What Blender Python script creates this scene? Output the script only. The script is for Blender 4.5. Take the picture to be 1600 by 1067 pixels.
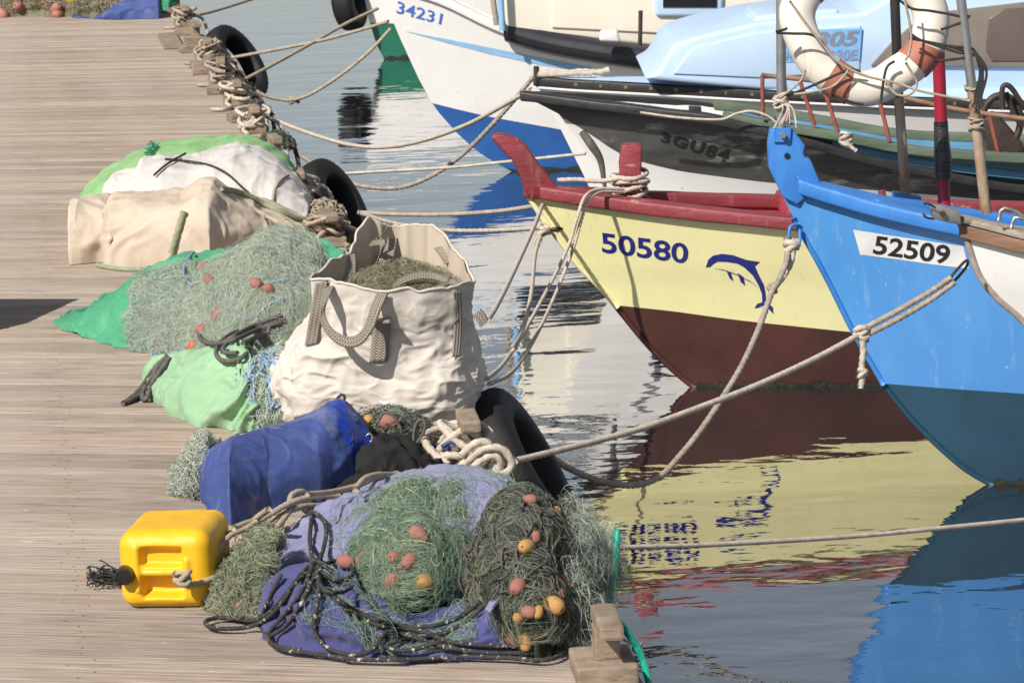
import bpy, bmesh, math, random
import numpy as np
from mathutils import Vector, Matrix
from mathutils.bvhtree import BVHTree

random.seed(7)
rng = np.random.default_rng(11)
scene = bpy.context.scene
for o in list(bpy.data.objects):
    bpy.data.objects.remove(o)

# ------------------------------------------------------------------ camera
FPX = 5500.0                      # focal length in photo pixels (1600 wide)
ROLL = math.radians(2.5)
PITCH = math.atan(962.0 / FPX)
CAMH = 2.57                       # above the deck
ZW = -0.80                        # water level
CC = np.array([0.0, 0.0, CAMH])
_F = np.array([0, math.cos(PITCH), -math.sin(PITCH)])
_U0 = np.array([0, math.sin(PITCH), math.cos(PITCH)])
_R0 = np.array([1.0, 0, 0])
_R = _R0 * math.cos(ROLL) - _U0 * math.sin(ROLL)
_U = _U0 * math.cos(ROLL) + _R0 * math.sin(ROLL)
cam_data = bpy.data.cameras.new('camera')
cam_data.sensor_width = 36.0
cam_data.lens = FPX / 1600.0 * 36.0
cam_data.clip_start = 0.1
cam_data.clip_end = 2000.0
cam_data.dof.use_dof = True
cam_data.dof.focus_distance = 13.2
cam_data.dof.aperture_fstop = 16.0
cam = bpy.data.objects.new('camera', cam_data)
scene.collection.objects.link(cam)
M = Matrix(((_R[0], _U[0], -_F[0], 0), (_R[1], _U[1], -_F[1], 0), (_R[2], _U[2], -_F[2], CAMH), (0, 0, 0, 1)))
cam.matrix_world = M
scene.camera = cam

# ------------------------------------------------------------------ light
SUN = np.array([-0.58, -0.76, 0.82]); SUN = SUN / np.linalg.norm(SUN)   # towards the sun
world = bpy.data.worlds.new('World')
scene.world = world
world.use_nodes = True
wn = world.node_tree.nodes; wl = world.node_tree.links
wn.clear()
sky = wn.new('ShaderNodeTexSky'); sky.sky_type = 'NISHITA'; sky.sun_disc = False
sky.sun_elevation = math.asin(SUN[2])
sky.sun_rotation = math.atan2(SUN[0], SUN[1])
sky.air_density = 1.0; sky.dust_density = 0.8; sky.ozone_density = 1.0
bg = wn.new('ShaderNodeBackground'); bg.inputs['Strength'].default_value = 0.078
wo = wn.new('ShaderNodeOutputWorld')
hz_ = wn.new('ShaderNodeHueSaturation'); hz_.inputs['Saturation'].default_value = 0.5; hz_.inputs['Value'].default_value = 1.0   # hazy, milky sky
wl.new(sky.outputs[0], hz_.inputs['Color']); wl.new(hz_.outputs[0], bg.inputs[0]); wl.new(bg.outputs[0], wo.inputs[0])
sd = bpy.data.lights.new('sun', 'SUN'); sd.energy = 5.0; sd.angle = math.radians(0.5); sd.color = (1.0, 0.94, 0.86)
so = bpy.data.objects.new('sun', sd); scene.collection.objects.link(so)
so.rotation_euler = Vector(SUN).to_track_quat('Z', 'Y').to_euler()
scene.view_settings.view_transform = 'Standard'
scene.view_settings.look = 'None'
scene.view_settings.exposure = 0.06
scene.view_settings.gamma = 1.0
scene.view_settings.use_curve_mapping = False

# ------------------------------------------------------------------ geometry helpers
def ray(px, py):
    d = _F * FPX + _R * (px - 800.0) - _U * (py - 533.5)
    return d / np.linalg.norm(d)
def G(px, py, z=0.0):                       # photo point on the horizontal plane z
    d = ray(px, py); t = (z - CAMH) / d[2]
    return CC + d * t
def D(px, py, y):                           # photo point at distance y from the camera
    d = ray(px, py)
    return CC + d * (y / d[1])
def proj(P):
    P = np.asarray(P, float) - CC
    z = P @ _F
    return np.stack([800 + FPX * (P @ _R) / z, 533.5 - FPX * (P @ _U) / z], -1)
def ppm(P):                                 # photo pixels per metre at P
    return FPX / float((np.asarray(P) - CC) @ _F)

_perm = np.random.default_rng(3).permutation(256)
_perm = np.concatenate([_perm, _perm, _perm])
_grad = np.random.default_rng(5).normal(size=(256, 3)); _grad /= np.linalg.norm(_grad, axis=1)[:, None]
def pn(P):                                  # gradient noise, P (...,3)
    P = np.asarray(P, float); i = np.floor(P).astype(int); f = P - i; i = i & 255
    w = f * f * f * (f * (f * 6 - 15) + 10)
    def g(a, b, c):
        h = _perm[_perm[_perm[(i[..., 0] + a) & 255] + ((i[..., 1] + b) & 255)] + ((i[..., 2] + c) & 255)]
        gr = _grad[h]
        return gr[..., 0] * (f[..., 0] - a) + gr[..., 1] * (f[..., 1] - b) + gr[..., 2] * (f[..., 2] - c)
    def L(a, b, t): return a + (b - a) * t
    x0 = L(L(g(0,0,0), g(1,0,0), w[...,0]), L(g(0,1,0), g(1,1,0), w[...,0]), w[...,1])
    x1 = L(L(g(0,0,1), g(1,0,1), w[...,0]), L(g(0,1,1), g(1,1,1), w[...,0]), w[...,1])
    return L(x0, x1, w[..., 2]) * 1.6
def fbm(P, o=4):
    s = 0; a = 1.0; P = np.asarray(P, float)
    for k in range(o):
        s = s + a * pn(P * 2 ** k + 17.3 * k); a *= 0.5
    return s
def ridge(P, o=3):                          # sharp fold lines
    s = 0; a = 1.0; P = np.asarray(P, float)
    for k in range(o):
        s = s + a * (1 - np.abs(pn(P * 1.9 ** k + 9.1 * k)) * 2.2); a *= 0.5
    return s
def stretch(P, d, k):                       # compress coordinates along direction d by factor k: noise drawn out along d
    d = np.asarray(d, float); d = d / np.linalg.norm(d)
    c = P @ d
    return P - np.multiply.outer(c * (1 - 1.0 / k), d)

COL = scene.collection
def link(o, parent=None):
    COL.objects.link(o)
    if parent is not None:
        o.parent = parent
        o.matrix_parent_inverse = parent.matrix_basis.inverted()
    return o
def tag(o, label=None, cat=None, group=None, kind=None):
    if label: o['label'] = label
    if cat: o['category'] = cat
    if group: o['group'] = group
    if kind: o['kind'] = kind
    return o
def thing(name, label, cat, loc=(0, 0, 0), group=None):
    o = bpy.data.objects.new(name, None)
    o.empty_display_size = 0.1
    o.location = loc
    link(o)
    return tag(o, label, cat, group)
def meshobj(name, V, Fc, mat, parent=None, smooth=True, uv=None):
    V = np.asarray(V, float).reshape(-1, 3)
    me = bpy.data.meshes.new(name)
    if isinstance(Fc, np.ndarray) and Fc.ndim == 2:
        n, k = Fc.shape
        me.vertices.add(len(V)); me.vertices.foreach_set('co', V.astype(np.float32).ravel())
        me.loops.add(n * k); me.loops.foreach_set('vertex_index', Fc.astype(np.int32).ravel())
        me.polygons.add(n); me.polygons.foreach_set('loop_start', np.arange(0, n * k, k, dtype=np.int32))
        try: me.polygons.foreach_set('loop_total', np.full(n, k, dtype=np.int32))
        except Exception: pass
        if uv is not None:
            ul = me.uv_layers.new(name='UVMap')
            ul.data.foreach_set('uv', np.asarray(uv, np.float32)[Fc.ravel()].ravel())
        me.update(calc_edges=True)
        me.validate()
    else:
        me.from_pydata([tuple(v) for v in V], [], [tuple(int(i) for i in f) for f in Fc])
        if uv is not None:
            ul = me.uv_layers.new(name='UVMap')
            for l in me.loops: ul.data[l.index].uv = uv[l.vertex_index]
    if smooth: me.polygons.foreach_set('use_smooth', [True] * len(me.polygons))
    if mat is not None: me.materials.append(mat)
    o = bpy.data.objects.new(name, me)
    return link(o, parent)
def gridfaces(nu, nv, wrap=False, off=0):
    i = np.arange(nu - 1)[:, None]; m = nv if wrap else nv - 1
    j = np.arange(m)[None, :]; j2 = (j + 1) % nv
    return (np.stack([i * nv + j, (i + 1) * nv + j, (i + 1) * nv + j2, i * nv + j2], -1) + off).reshape(-1, 4)
def gnormals(Gd):
    du = np.gradient(Gd, axis=0); dv = np.gradient(Gd, axis=1)
    n = np.cross(du, dv); l = np.linalg.norm(n, axis=-1, keepdims=True); l[l < 1e-12] = 1
    return n / l
class MB:                                   # collects simple shapes into one mesh
    def __init__(s): s.V = []; s.F = []
    def add(s, V, Fc):
        o = len(s.V); s.V += [tuple(v) for v in V]; s.F += [tuple(int(i) + o for i in f) for f in Fc]; return s
    def box(s, c, sz, ax=None, bev=0.0):
        ax = np.eye(3) if ax is None else np.asarray(ax)
        h = np.asarray(sz) / 2.0
        b = min(bev, 0.45 * min(sz))
        if b <= 0:
            P = [np.array([x, y, z]) * h for x in (-1, 1) for y in (-1, 1) for z in (-1, 1)]
            Fc = [(0,1,3,2),(4,6,7,5),(0,4,5,1),(2,3,7,6),(0,2,6,4),(1,5,7,3)]
            return s.add([np.asarray(c) + p @ ax for p in P], Fc)
        bm = bmesh.new(); bmesh.ops.create_cube(bm, size=1.0)
        for v in bm.verts: v.co = Vector((v.co.x * sz[0], v.co.y * sz[1], v.co.z * sz[2]))
        bmesh.ops.bevel(bm, geom=list(bm.edges), offset=b, segments=2, affect='EDGES', profile=0.6)
        bm.verts.index_update()
        P = [np.asarray(c) + np.array(v.co) @ ax for v in bm.verts]; Fc = [[v.index for v in f.verts] for f in bm.faces]
        bm.free(); return s.add(P, Fc)
    def cyl(s, a, b, r0, r1=None, n=12, caps=True):
        r1 = r0 if r1 is None else r1
        a = np.asarray(a, float); b = np.asarray(b, float); t = b - a; t = t / np.linalg.norm(t)
        q = np.array([0, 0, 1.0]) if abs(t[2]) < 0.9 else np.array([1.0, 0, 0])
        u = np.cross(t, q); u /= np.linalg.norm(u); w = np.cross(t, u)
        an = np.linspace(0, 2 * math.pi, n, endpoint=False)
        ring = lambda c, r: [c + r * (math.cos(x) * u + math.sin(x) * w) for x in an]
        Fc = [(i, (i + 1) % n, n + (i + 1) % n, n + i) for i in range(n)]
        if caps: Fc += [tuple(range(n - 1, -1, -1)), tuple(range(n, 2 * n))]
        return s.add(ring(a, r0) + ring(b, r1), Fc)
    def build(s, name, mat, parent=None, smooth=False):
        o = meshobj(name, s.V, s.F, mat, parent, smooth=False)
        if smooth:
            o.data.polygons.foreach_set('use_smooth', [True] * len(o.data.polygons))
            try: o.data.set_sharp_from_angle(angle=math.radians(40))
            except Exception: pass
        return o
def catmull(P, n):
    P = np.asarray(P, float)
    if len(P) == 2: return P[0] + (P[1] - P[0]) * np.linspace(0, 1, n)[:, None]
    Q = np.vstack([2 * P[0] - P[1], P, 2 * P[-1] - P[-2]])
    m = len(P) - 1; t = np.linspace(0, m - 1e-9, n * 2); k = t.astype(int); f = (t - k)[:, None]
    a, b, c, d = Q[k], Q[k + 1], Q[k + 2], Q[k + 3]
    C = 0.5 * (2 * b + (c - a) * f + (2 * a - 5 * b + 4 * c - d) * f ** 2 + (3 * b - a - 3 * c + d) * f ** 3)
    s = np.concatenate([[0], np.cumsum(np.linalg.norm(np.diff(C, axis=0), axis=1))])
    x = np.linspace(0, s[-1], n)
    return np.stack([np.interp(x, s, C[:, i]) for i in range(3)], -1)
def frames(C):
    T = np.gradient(C, axis=0); T /= np.maximum(np.linalg.norm(T, axis=1), 1e-9)[:, None]
    N = np.zeros_like(C); a = np.array([0, 0, 1.0]) if abs(T[0][2]) < 0.9 else np.array([1.0, 0, 0])
    n = a - T[0] * (a @ T[0]); n /= np.linalg.norm(n); N[0] = n
    for i in range(1, len(C)):
        n = n - T[i] * (n @ T[i]); n = n / max(np.linalg.norm(n), 1e-9); N[i] = n
    return T, N, np.cross(T, N)
def tubemesh(C, r, sides, lay=0.0, pitch=None, strands=3):
    C = np.asarray(C); n = len(C); T, N, B = frames(C)
    s = np.concatenate([[0], np.cumsum(np.linalg.norm(np.diff(C, axis=0), axis=1))])
    an = np.linspace(0, 2 * math.pi, sides, endpoint=False)
    r = np.broadcast_to(np.asarray(r, float), (n,))
    ph = 2 * math.pi * s / pitch if pitch else np.zeros(n)
    R = r[:, None] * (1 + lay * (np.abs(np.cos(strands / 2.0 * (an[None, :] - ph[:, None]))) - 0.6))
    V = C[:, None, :] + R[..., None] * (np.cos(an)[None, :, None] * N[:, None, :] + np.sin(an)[None, :, None] * B[:, None, :])
    Fc = gridfaces(n, sides, wrap=True)
    V = V.reshape(-1, 3)
    V = np.vstack([V, C[0], C[-1]])
    capa = [(n * sides, (j + 1) % sides, j, j) for j in range(sides)]
    return V, Fc, s
def tube(name, pts, r, mat, parent=None, n=None, sides=8, lay=0.0, pitch=None, strands=3, closed=False):
    P = np.asarray(pts, float)
    L = np.sum(np.linalg.norm(np.diff(P, axis=0), axis=1)) * 1.1
    if n is None: n = int(max(6, min(160, L / (max(np.max(r), 0.004) * 2.5))))
    C = catmull(P, n)
    V, Fc, s = tubemesh(C, r if np.ndim(r) == 0 else np.interp(np.linspace(0, 1, n), np.linspace(0, 1, len(r)), r), sides, lay, pitch, strands)
    a = len(V) - 2; m = len(C)
    tri = [(a, (j + 1) % sides, j) for j in range(sides)] + [(a + 1, (m - 1) * sides + j, (m - 1) * sides + (j + 1) % sides) for j in range(sides)]
    return meshobj(name, V, [tuple(f) for f in Fc] + tri, mat, parent)
def rope(name, pts, r, mat, parent=None, lay=0.34):
    P = np.asarray(pts, float)
    L = np.sum(np.linalg.norm(np.diff(P, axis=0), axis=1)) * 1.05
    pitch = r * 7.5
    n = int(max(12, min(1400, L / pitch * 9)))
    return tube(name, P, r, mat, parent, n=n, sides=12, lay=lay, pitch=pitch)
def ropepx(name, px, y0, y1, r, mat, parent=None, ys=None):
    x = np.array([p[0] for p in px], float)
    s = np.concatenate([[0], np.cumsum(np.hypot(np.diff(x), np.diff([p[1] for p in px])))]); s /= s[-1]
    Y = [y0 + (y1 - y0) * k for k in s] if ys is None else ys
    return rope(name, [D(p[0], p[1], y) for p, y in zip(px, Y)], r, mat, parent)
def interp(poly, x):
    p = np.asarray(poly, float)
    return np.interp(x, p[:, 0], p[:, 1])

# ------------------------------------------------------------------ materials
def mat(name, c1, c2=None, scale=6.0, rough=0.6, bump=0.0, bscale=40.0, c3=None, t3=0.62, s3=3.0, w3=0.05, metallic=0.0,
        axis=(1, 1, 1), sheen=0.0, spec=0.5, wave=None, detail=6.0, trans=0.0, coat=0.0, lo=0.35, hi=0.65, sss=0.0, wr=0.0, ws=6.0, streak=None, st=0.58):
    m = bpy.data.materials.new(name); m.use_nodes = True
    nt = m.node_tree; nd = nt.nodes; lk = nt.links
    p = nd['Principled BSDF']
    p.inputs['Roughness'].default_value = rough; p.inputs['Metallic'].default_value = metallic
    p.inputs['Specular IOR Level'].default_value = spec
    p.inputs['Sheen Weight'].default_value = sheen
    p.inputs['Coat Weight'].default_value = coat
    c = lambda v: (v[0], v[1], v[2], 1.0)
    tc = nd.new('ShaderNodeTexCoord'); mp = nd.new('ShaderNodeMapping'); mp.inputs['Scale'].default_value = axis
    lk.new(tc.outputs['Object'], mp.inputs['Vector'])
    c2 = c2 or tuple(x * 0.8 for x in c1)
    n1 = nd.new('ShaderNodeTexNoise'); n1.inputs['Scale'].default_value = scale; n1.inputs['Detail'].default_value = detail; n1.inputs['Roughness'].default_value = 0.62
    lk.new(mp.outputs[0], n1.inputs['Vector'])
    r1 = nd.new('ShaderNodeValToRGB'); r1.color_ramp.elements[0].position = lo; r1.color_ramp.elements[1].position = hi
    r1.color_ramp.elements[0].color = c(c2); r1.color_ramp.elements[1].color = c(c1)
    lk.new(n1.outputs['Fac'], r1.inputs[0])
    col = r1.outputs[0]
    if c3 is not None:
        n3 = nd.new('ShaderNodeTexNoise'); n3.inputs['Scale'].default_value = s3; n3.inputs['Detail'].default_value = 8.0; n3.inputs['Roughness'].default_value = 0.7
        lk.new(mp.outputs[0], n3.inputs['Vector'])
        r3 = nd.new('ShaderNodeMapRange'); r3.inputs[1].default_value = t3; r3.inputs[2].default_value = t3 + w3
        lk.new(n3.outputs['Fac'], r3.inputs[0])
        mx = nd.new('ShaderNodeMix'); mx.data_type = 'RGBA'; mx.inputs[7].default_value = c(c3)
        lk.new(r3.outputs[0], mx.inputs[0]); lk.new(col, mx.inputs[6]); col = mx.outputs[2]
    if streak is not None:
        m4 = nd.new('ShaderNodeMapping'); m4.inputs['Scale'].default_value = (9, 9, 0.9); lk.new(tc.outputs['Object'], m4.inputs[0])
        n4 = nd.new('ShaderNodeTexNoise'); n4.inputs['Scale'].default_value = 2.2; n4.inputs['Detail'].default_value = 7.0; n4.inputs['Roughness'].default_value = 0.7; lk.new(m4.outputs[0], n4.inputs['Vector'])
        r4 = nd.new('ShaderNodeMapRange'); r4.inputs[1].default_value = st; r4.inputs[2].default_value = st + 0.16; r4.inputs[4].default_value = 0.55; lk.new(n4.outputs['Fac'], r4.inputs[0])
        x4 = nd.new('ShaderNodeMix'); x4.data_type = 'RGBA'; x4.inputs[7].default_value = c(streak); lk.new(r4.outputs[0], x4.inputs[0]); lk.new(col, x4.inputs[6]); col = x4.outputs[2]
        n5 = nd.new('ShaderNodeTexNoise'); n5.inputs['Scale'].default_value = 38.0; n5.inputs['Detail'].default_value = 3.0; lk.new(tc.outputs['Object'], n5.inputs['Vector'])
        r5 = nd.new('ShaderNodeMapRange'); r5.inputs[1].default_value = 0.71; r5.inputs[2].default_value = 0.74; r5.inputs[4].default_value = 0.8; lk.new(n5.outputs['Fac'], r5.inputs[0])
        x5 = nd.new('ShaderNodeMix'); x5.data_type = 'RGBA'; x5.inputs[7].default_value = c(streak); lk.new(r5.outputs[0], x5.inputs[0]); lk.new(col, x5.inputs[6]); col = x5.outputs[2]
    lk.new(col, p.inputs['Base Color'])
    prevn = None
    if wr:
        nr = nd.new('ShaderNodeTexNoise'); nr.noise_type = 'RIDGED_MULTIFRACTAL'; nr.inputs['Scale'].default_value = ws; nr.inputs['Detail'].default_value = 1.6
        nr.inputs['Distortion'].default_value = 0.6
        lk.new(mp.outputs[0], nr.inputs['Vector'])
        bw = nd.new('ShaderNodeBump'); bw.inputs['Strength'].default_value = 0.8; bw.inputs['Distance'].default_value = wr
        lk.new(nr.outputs['Fac'], bw.inputs['Height']); lk.new(bw.outputs[0], p.inputs['Normal']); prevn = bw.outputs[0]
    if bump:
        nb = nd.new('ShaderNodeTexNoise'); nb.inputs['Scale'].default_value = bscale; nb.inputs['Detail'].default_value = 5.0
        lk.new(mp.outputs[0], nb.inputs['Vector'])
        b = nd.new('ShaderNodeBump'); b.inputs['Strength'].default_value = 1.0; b.inputs['Distance'].default_value = bump
        lk.new(nb.outputs['Fac'], b.inputs['Height']); lk.new(b.outputs[0], p.inputs['Normal'])
        if prevn is not None: lk.new(prevn, b.inputs['Normal'])
    return m

# ------------------------------------------------------------------ water
def water_material():
    m = bpy.data.materials.new('harbour_water'); m.use_nodes = True
    nt = m.node_tree; nd = nt.nodes; lk = nt.links; p = nd['Principled BSDF']
    p.inputs['Base Color'].default_value = (0.012, 0.014, 0.017, 1)
    p.inputs['Roughness'].default_value = 0.015
    p.inputs['IOR'].default_value = 2.0
    p.inputs['Coat Weight'].default_value = 1.0; p.inputs['Coat IOR'].default_value = 1.7; p.inputs['Coat Roughness'].default_value = 0.01
    tc = nd.new('ShaderNodeTexCoord')
    def noise(sx, sy, sc, det, dist=0.0):
        mp = nd.new('ShaderNodeMapping'); mp.inputs['Scale'].default_value = (sx, sy, 1)
        mp.inputs['Rotation'].default_value = (0, 0, math.radians(8))
        n = nd.new('ShaderNodeTexNoise'); n.inputs['Scale'].default_value = sc; n.inputs['Detail'].default_value = det
        n.inputs['Distortion'].default_value = dist
        lk.new(tc.outputs['Object'], mp.inputs[0]); lk.new(mp.outputs[0], n.inputs['Vector']); return n.outputs['Fac']
    a = noise(0.55, 1.0, 1.1, 2.0, 0.6); b = noise(0.6, 1.0, 3.4, 2.0, 0.3); c = noise(0.7, 1.0, 13.0, 2.0)
    # calm patches and ruffled patches
    big = noise(1, 1, 0.16, 2.0)
    mr = nd.new('ShaderNodeMapRange'); mr.inputs[1].default_value = 0.35; mr.inputs[2].default_value = 0.7; mr.inputs[3].default_value = 0.5; mr.inputs[4].default_value = 1.4
    lk.new(big, mr.inputs[0])
    def mul(x, k):
        q = nd.new('ShaderNodeMath'); q.operation = 'MULTIPLY'; lk.new(x, q.inputs[0])
        if isinstance(k, float): q.inputs[1].default_value = k
        else: lk.new(k, q.inputs[1])
        return q.outputs[0]
    def add(x, y):
        q = nd.new('ShaderNodeMath'); q.operation = 'ADD'; lk.new(x, q.inputs[0]); lk.new(y, q.inputs[1]); return q.outputs[0]
    h = add(add(mul(a, 0.013), mul(b, 0.0044)), mul(mul(c, mr.outputs[0]), 0.0009))
    bp = nd.new('ShaderNodeBump'); bp.inputs['Distance'].default_value = 1.0; bp.inputs['Strength'].default_value = 1.0
    lk.new(h, bp.inputs['Height']); lk.new(bp.outputs[0], p.inputs['Normal']); lk.new(bp.outputs[0], p.inputs['Coat Normal'])
    return m
V = np.array([[-400, -100, ZW], [400, -100, ZW], [400, 900, ZW], [-400, 900, ZW]], float)
tag(meshobj('water', V, [(0, 1, 2, 3)], water_material(), smooth=False), kind='structure')

# ------------------------------------------------------------------ dock
EA = G(1000, 1060); EB = G(283, 10)
ED = (EB - EA) / np.linalg.norm(EB - EA)            # along the edge, away from the camera
EN = np.array([ED[1], -ED[0], 0])                    # out over the water
def E(s, out=0.0, z=0.0): return EA + ED * s + EN * out + np.array([0, 0, z])
PD = G(400, 908) - G(0, 900); PD = PD / np.linalg.norm(PD)      # along the planks
PN = np.array([-PD[1], PD[0], 0])                    # across the planks, away from the camera

def plank_material(i):
    m = bpy.data.materials.new('weathered_decking'); m.use_nodes = True
    nt = m.node_tree; nd = nt.nodes; lk = nt.links; p = nd['Principled BSDF']
    p.inputs['Roughness'].default_value = 0.85; p.inputs['Specular IOR Level'].default_value = 0.25
    tc = nd.new('ShaderNodeTexCoord'); oi = nd.new('ShaderNodeObjectInfo')
    ad = nd.new('ShaderNodeVectorMath'); ad.operation = 'ADD'
    sc = nd.new('ShaderNodeVectorMath'); sc.operation = 'SCALE'; sc.inputs[0].default_value = (31, 17, 5)
    lk.new(oi.outputs['Random'], sc.inputs['Scale']); lk.new(tc.outputs['Object'], ad.inputs[0]); lk.new(sc.outputs[0], ad.inputs[1])
    mp = nd.new('ShaderNodeMapping'); mp.inputs['Scale'].default_value = (0.9, 14, 6)
    lk.new(ad.outputs[0], mp.inputs[0])
    n = nd.new('ShaderNodeTexNoise'); n.inputs['Scale'].default_value = 4.0; n.inputs['Detail'].default_value = 7; n.inputs['Roughness'].default_value = 0.6; n.inputs['Distortion'].default_value = 0.4
    lk.new(mp.outputs[0], n.inputs['Vector'])
    r = nd.new('ShaderNodeValToRGB'); e = r.color_ramp.elements
    e[0].position = 0.32; e[0].color = (0.215, 0.158, 0.117, 1)
    e[1].position = 0.68; e[1].color = (0.47, 0.39, 0.322, 1)
    k = e.new(0.43); k.color = (0.325, 0.258, 0.203, 1)
    k = e.new(0.56); k.color = (0.39, 0.318, 0.257, 1)
    lk.new(n.outputs['Fac'], r.inputs[0])
    # board to board tone
    hs = nd.new('ShaderNodeHueSaturation'); mr = nd.new('ShaderNodeMapRange'); mr.inputs[3].default_value = 0.74; mr.inputs[4].default_value = 1.10
    lk.new(oi.outputs['Random'], mr.inputs[0]); lk.new(mr.outputs[0], hs.inputs['Value'])
    ms = nd.new('ShaderNodeMapRange'); ms.inputs[3].default_value = 0.8; ms.inputs[4].default_value = 1.08
    wr = nd.new('ShaderNodeMath'); wr.operation = 'MULTIPLY'; wr.inputs[1].default_value = 7.31; fr = nd.new('ShaderNodeMath'); fr.operation = 'FRACT'
    lk.new(oi.outputs['Random'], wr.inputs[0]); lk.new(wr.outputs[0], fr.inputs[0]); lk.new(fr.outputs[0], ms.inputs[0]); lk.new(ms.outputs[0], hs.inputs['Saturation'])
    lk.new(r.outputs[0], hs.inputs['Color'])
    # wide grey blotches and white flecks
    nb = nd.new('ShaderNodeTexNoise'); nb.inputs['Scale'].default_value = 1.3; nb.inputs['Detail'].default_value = 5
    lk.new(tc.outputs['Object'], nb.inputs['Vector'])
    mb = nd.new('ShaderNodeMapRange'); mb.inputs[1].default_value = 0.4; mb.inputs[2].default_value = 0.75; mb.inputs[4].default_value = 0.45
    lk.new(nb.outputs['Fac'], mb.inputs[0])
    mx = nd.new('ShaderNodeMix'); mx.data_type = 'RGBA'; mx.inputs[7].default_value = (0.43, 0.365, 0.32, 1)
    lk.new(mb.outputs[0], mx.inputs[0]); lk.new(hs.outputs[0], mx.inputs[6])
    mp2 = nd.new('ShaderNodeMapping'); mp2.inputs['Scale'].default_value = (3.5, 24, 3); lk.new(ad.outputs[0], mp2.inputs[0])
    nf = nd.new('ShaderNodeTexNoise'); nf.inputs['Scale'].default_value = 3.0; nf.inputs['Detail'].default_value = 2; lk.new(mp2.outputs[0], nf.inputs['Vector'])
    mf = nd.new('ShaderNodeMapRange'); mf.inputs[1].default_value = 0.755; mf.inputs[2].default_value = 0.79; mf.inputs[4].default_value = 0.8
    lk.new(nf.outputs['Fac'], mf.inputs[0])
    mx2 = nd.new('ShaderNodeMix'); mx2.data_type = 'RGBA'; mx2.inputs[7].default_value = (0.72, 0.69, 0.66, 1)
    lk.new(mf.outputs[0], mx2.inputs[0]); lk.new(mx.outputs[2], mx2.inputs[6])
    lk.new(mx2.outputs[2], p.inputs['Base Color'])
    b = nd.new('ShaderNodeBump'); b.inputs['Distance'].default_value = 0.004; b.inputs['Strength'].default_value = 0.7
    lk.new(n.outputs['Fac'], b.inputs['Height']); lk.new(b.outputs[0], p.inputs['Normal'])
    return m
m_plank = plank_material(0)
m_nail = mat('rusty_nail_head', (0.05, 0.035, 0.028), rough=0.7)
m_timber = mat('grey_timber', (0.36, 0.28, 0.205), (0.20, 0.15, 0.11), scale=9, rough=0.85, bump=0.004, bscale=30, axis=(1, 1, 3), c3=(0.10, 0.075, 0.055), s3=7, t3=0.60, w3=0.06)
m_darkwood = mat('dark_wet_timber', (0.05, 0.04, 0.032), (0.02, 0.018, 0.016), scale=5, rough=0.7, bump=0.006, bscale=20)
m_rubber = mat('tyre_rubber', (0.011, 0.011, 0.0115), (0.007, 0.007, 0.007), scale=8, rough=0.7, bump=0.003, bscale=60, c3=(0.05, 0.045, 0.04), s3=7, t3=0.62, w3=0.12)

# under-structure: a substructure carcass with joists and piles, the deck boards lie on it
dock = thing('dock', None, None, (0, 0, 0)); dock['kind'] = 'structure'
mb = MB()
for s in np.arange(-1.0, 31, 2.4):
    p = E(s, -0.22); MB().cyl((p[0], p[1], -2.2), (p[0], p[1], -0.055), 0.13, n=14).build('pile', m_darkwood, dock, smooth=True)
mb = MB()
for off, zz, hh, ww in ((-0.05, -0.17, 0.22, 0.08), (-1.6, -0.17, 0.22, 0.10), (-3.4, -0.17, 0.22, 0.1)):
    c = E(14.5, off, zz); MB().box(c, (ww, 33.0, hh), ax=np.array([EN, ED, [0, 0, 1]])).build('joist', m_darkwood, dock)
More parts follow.
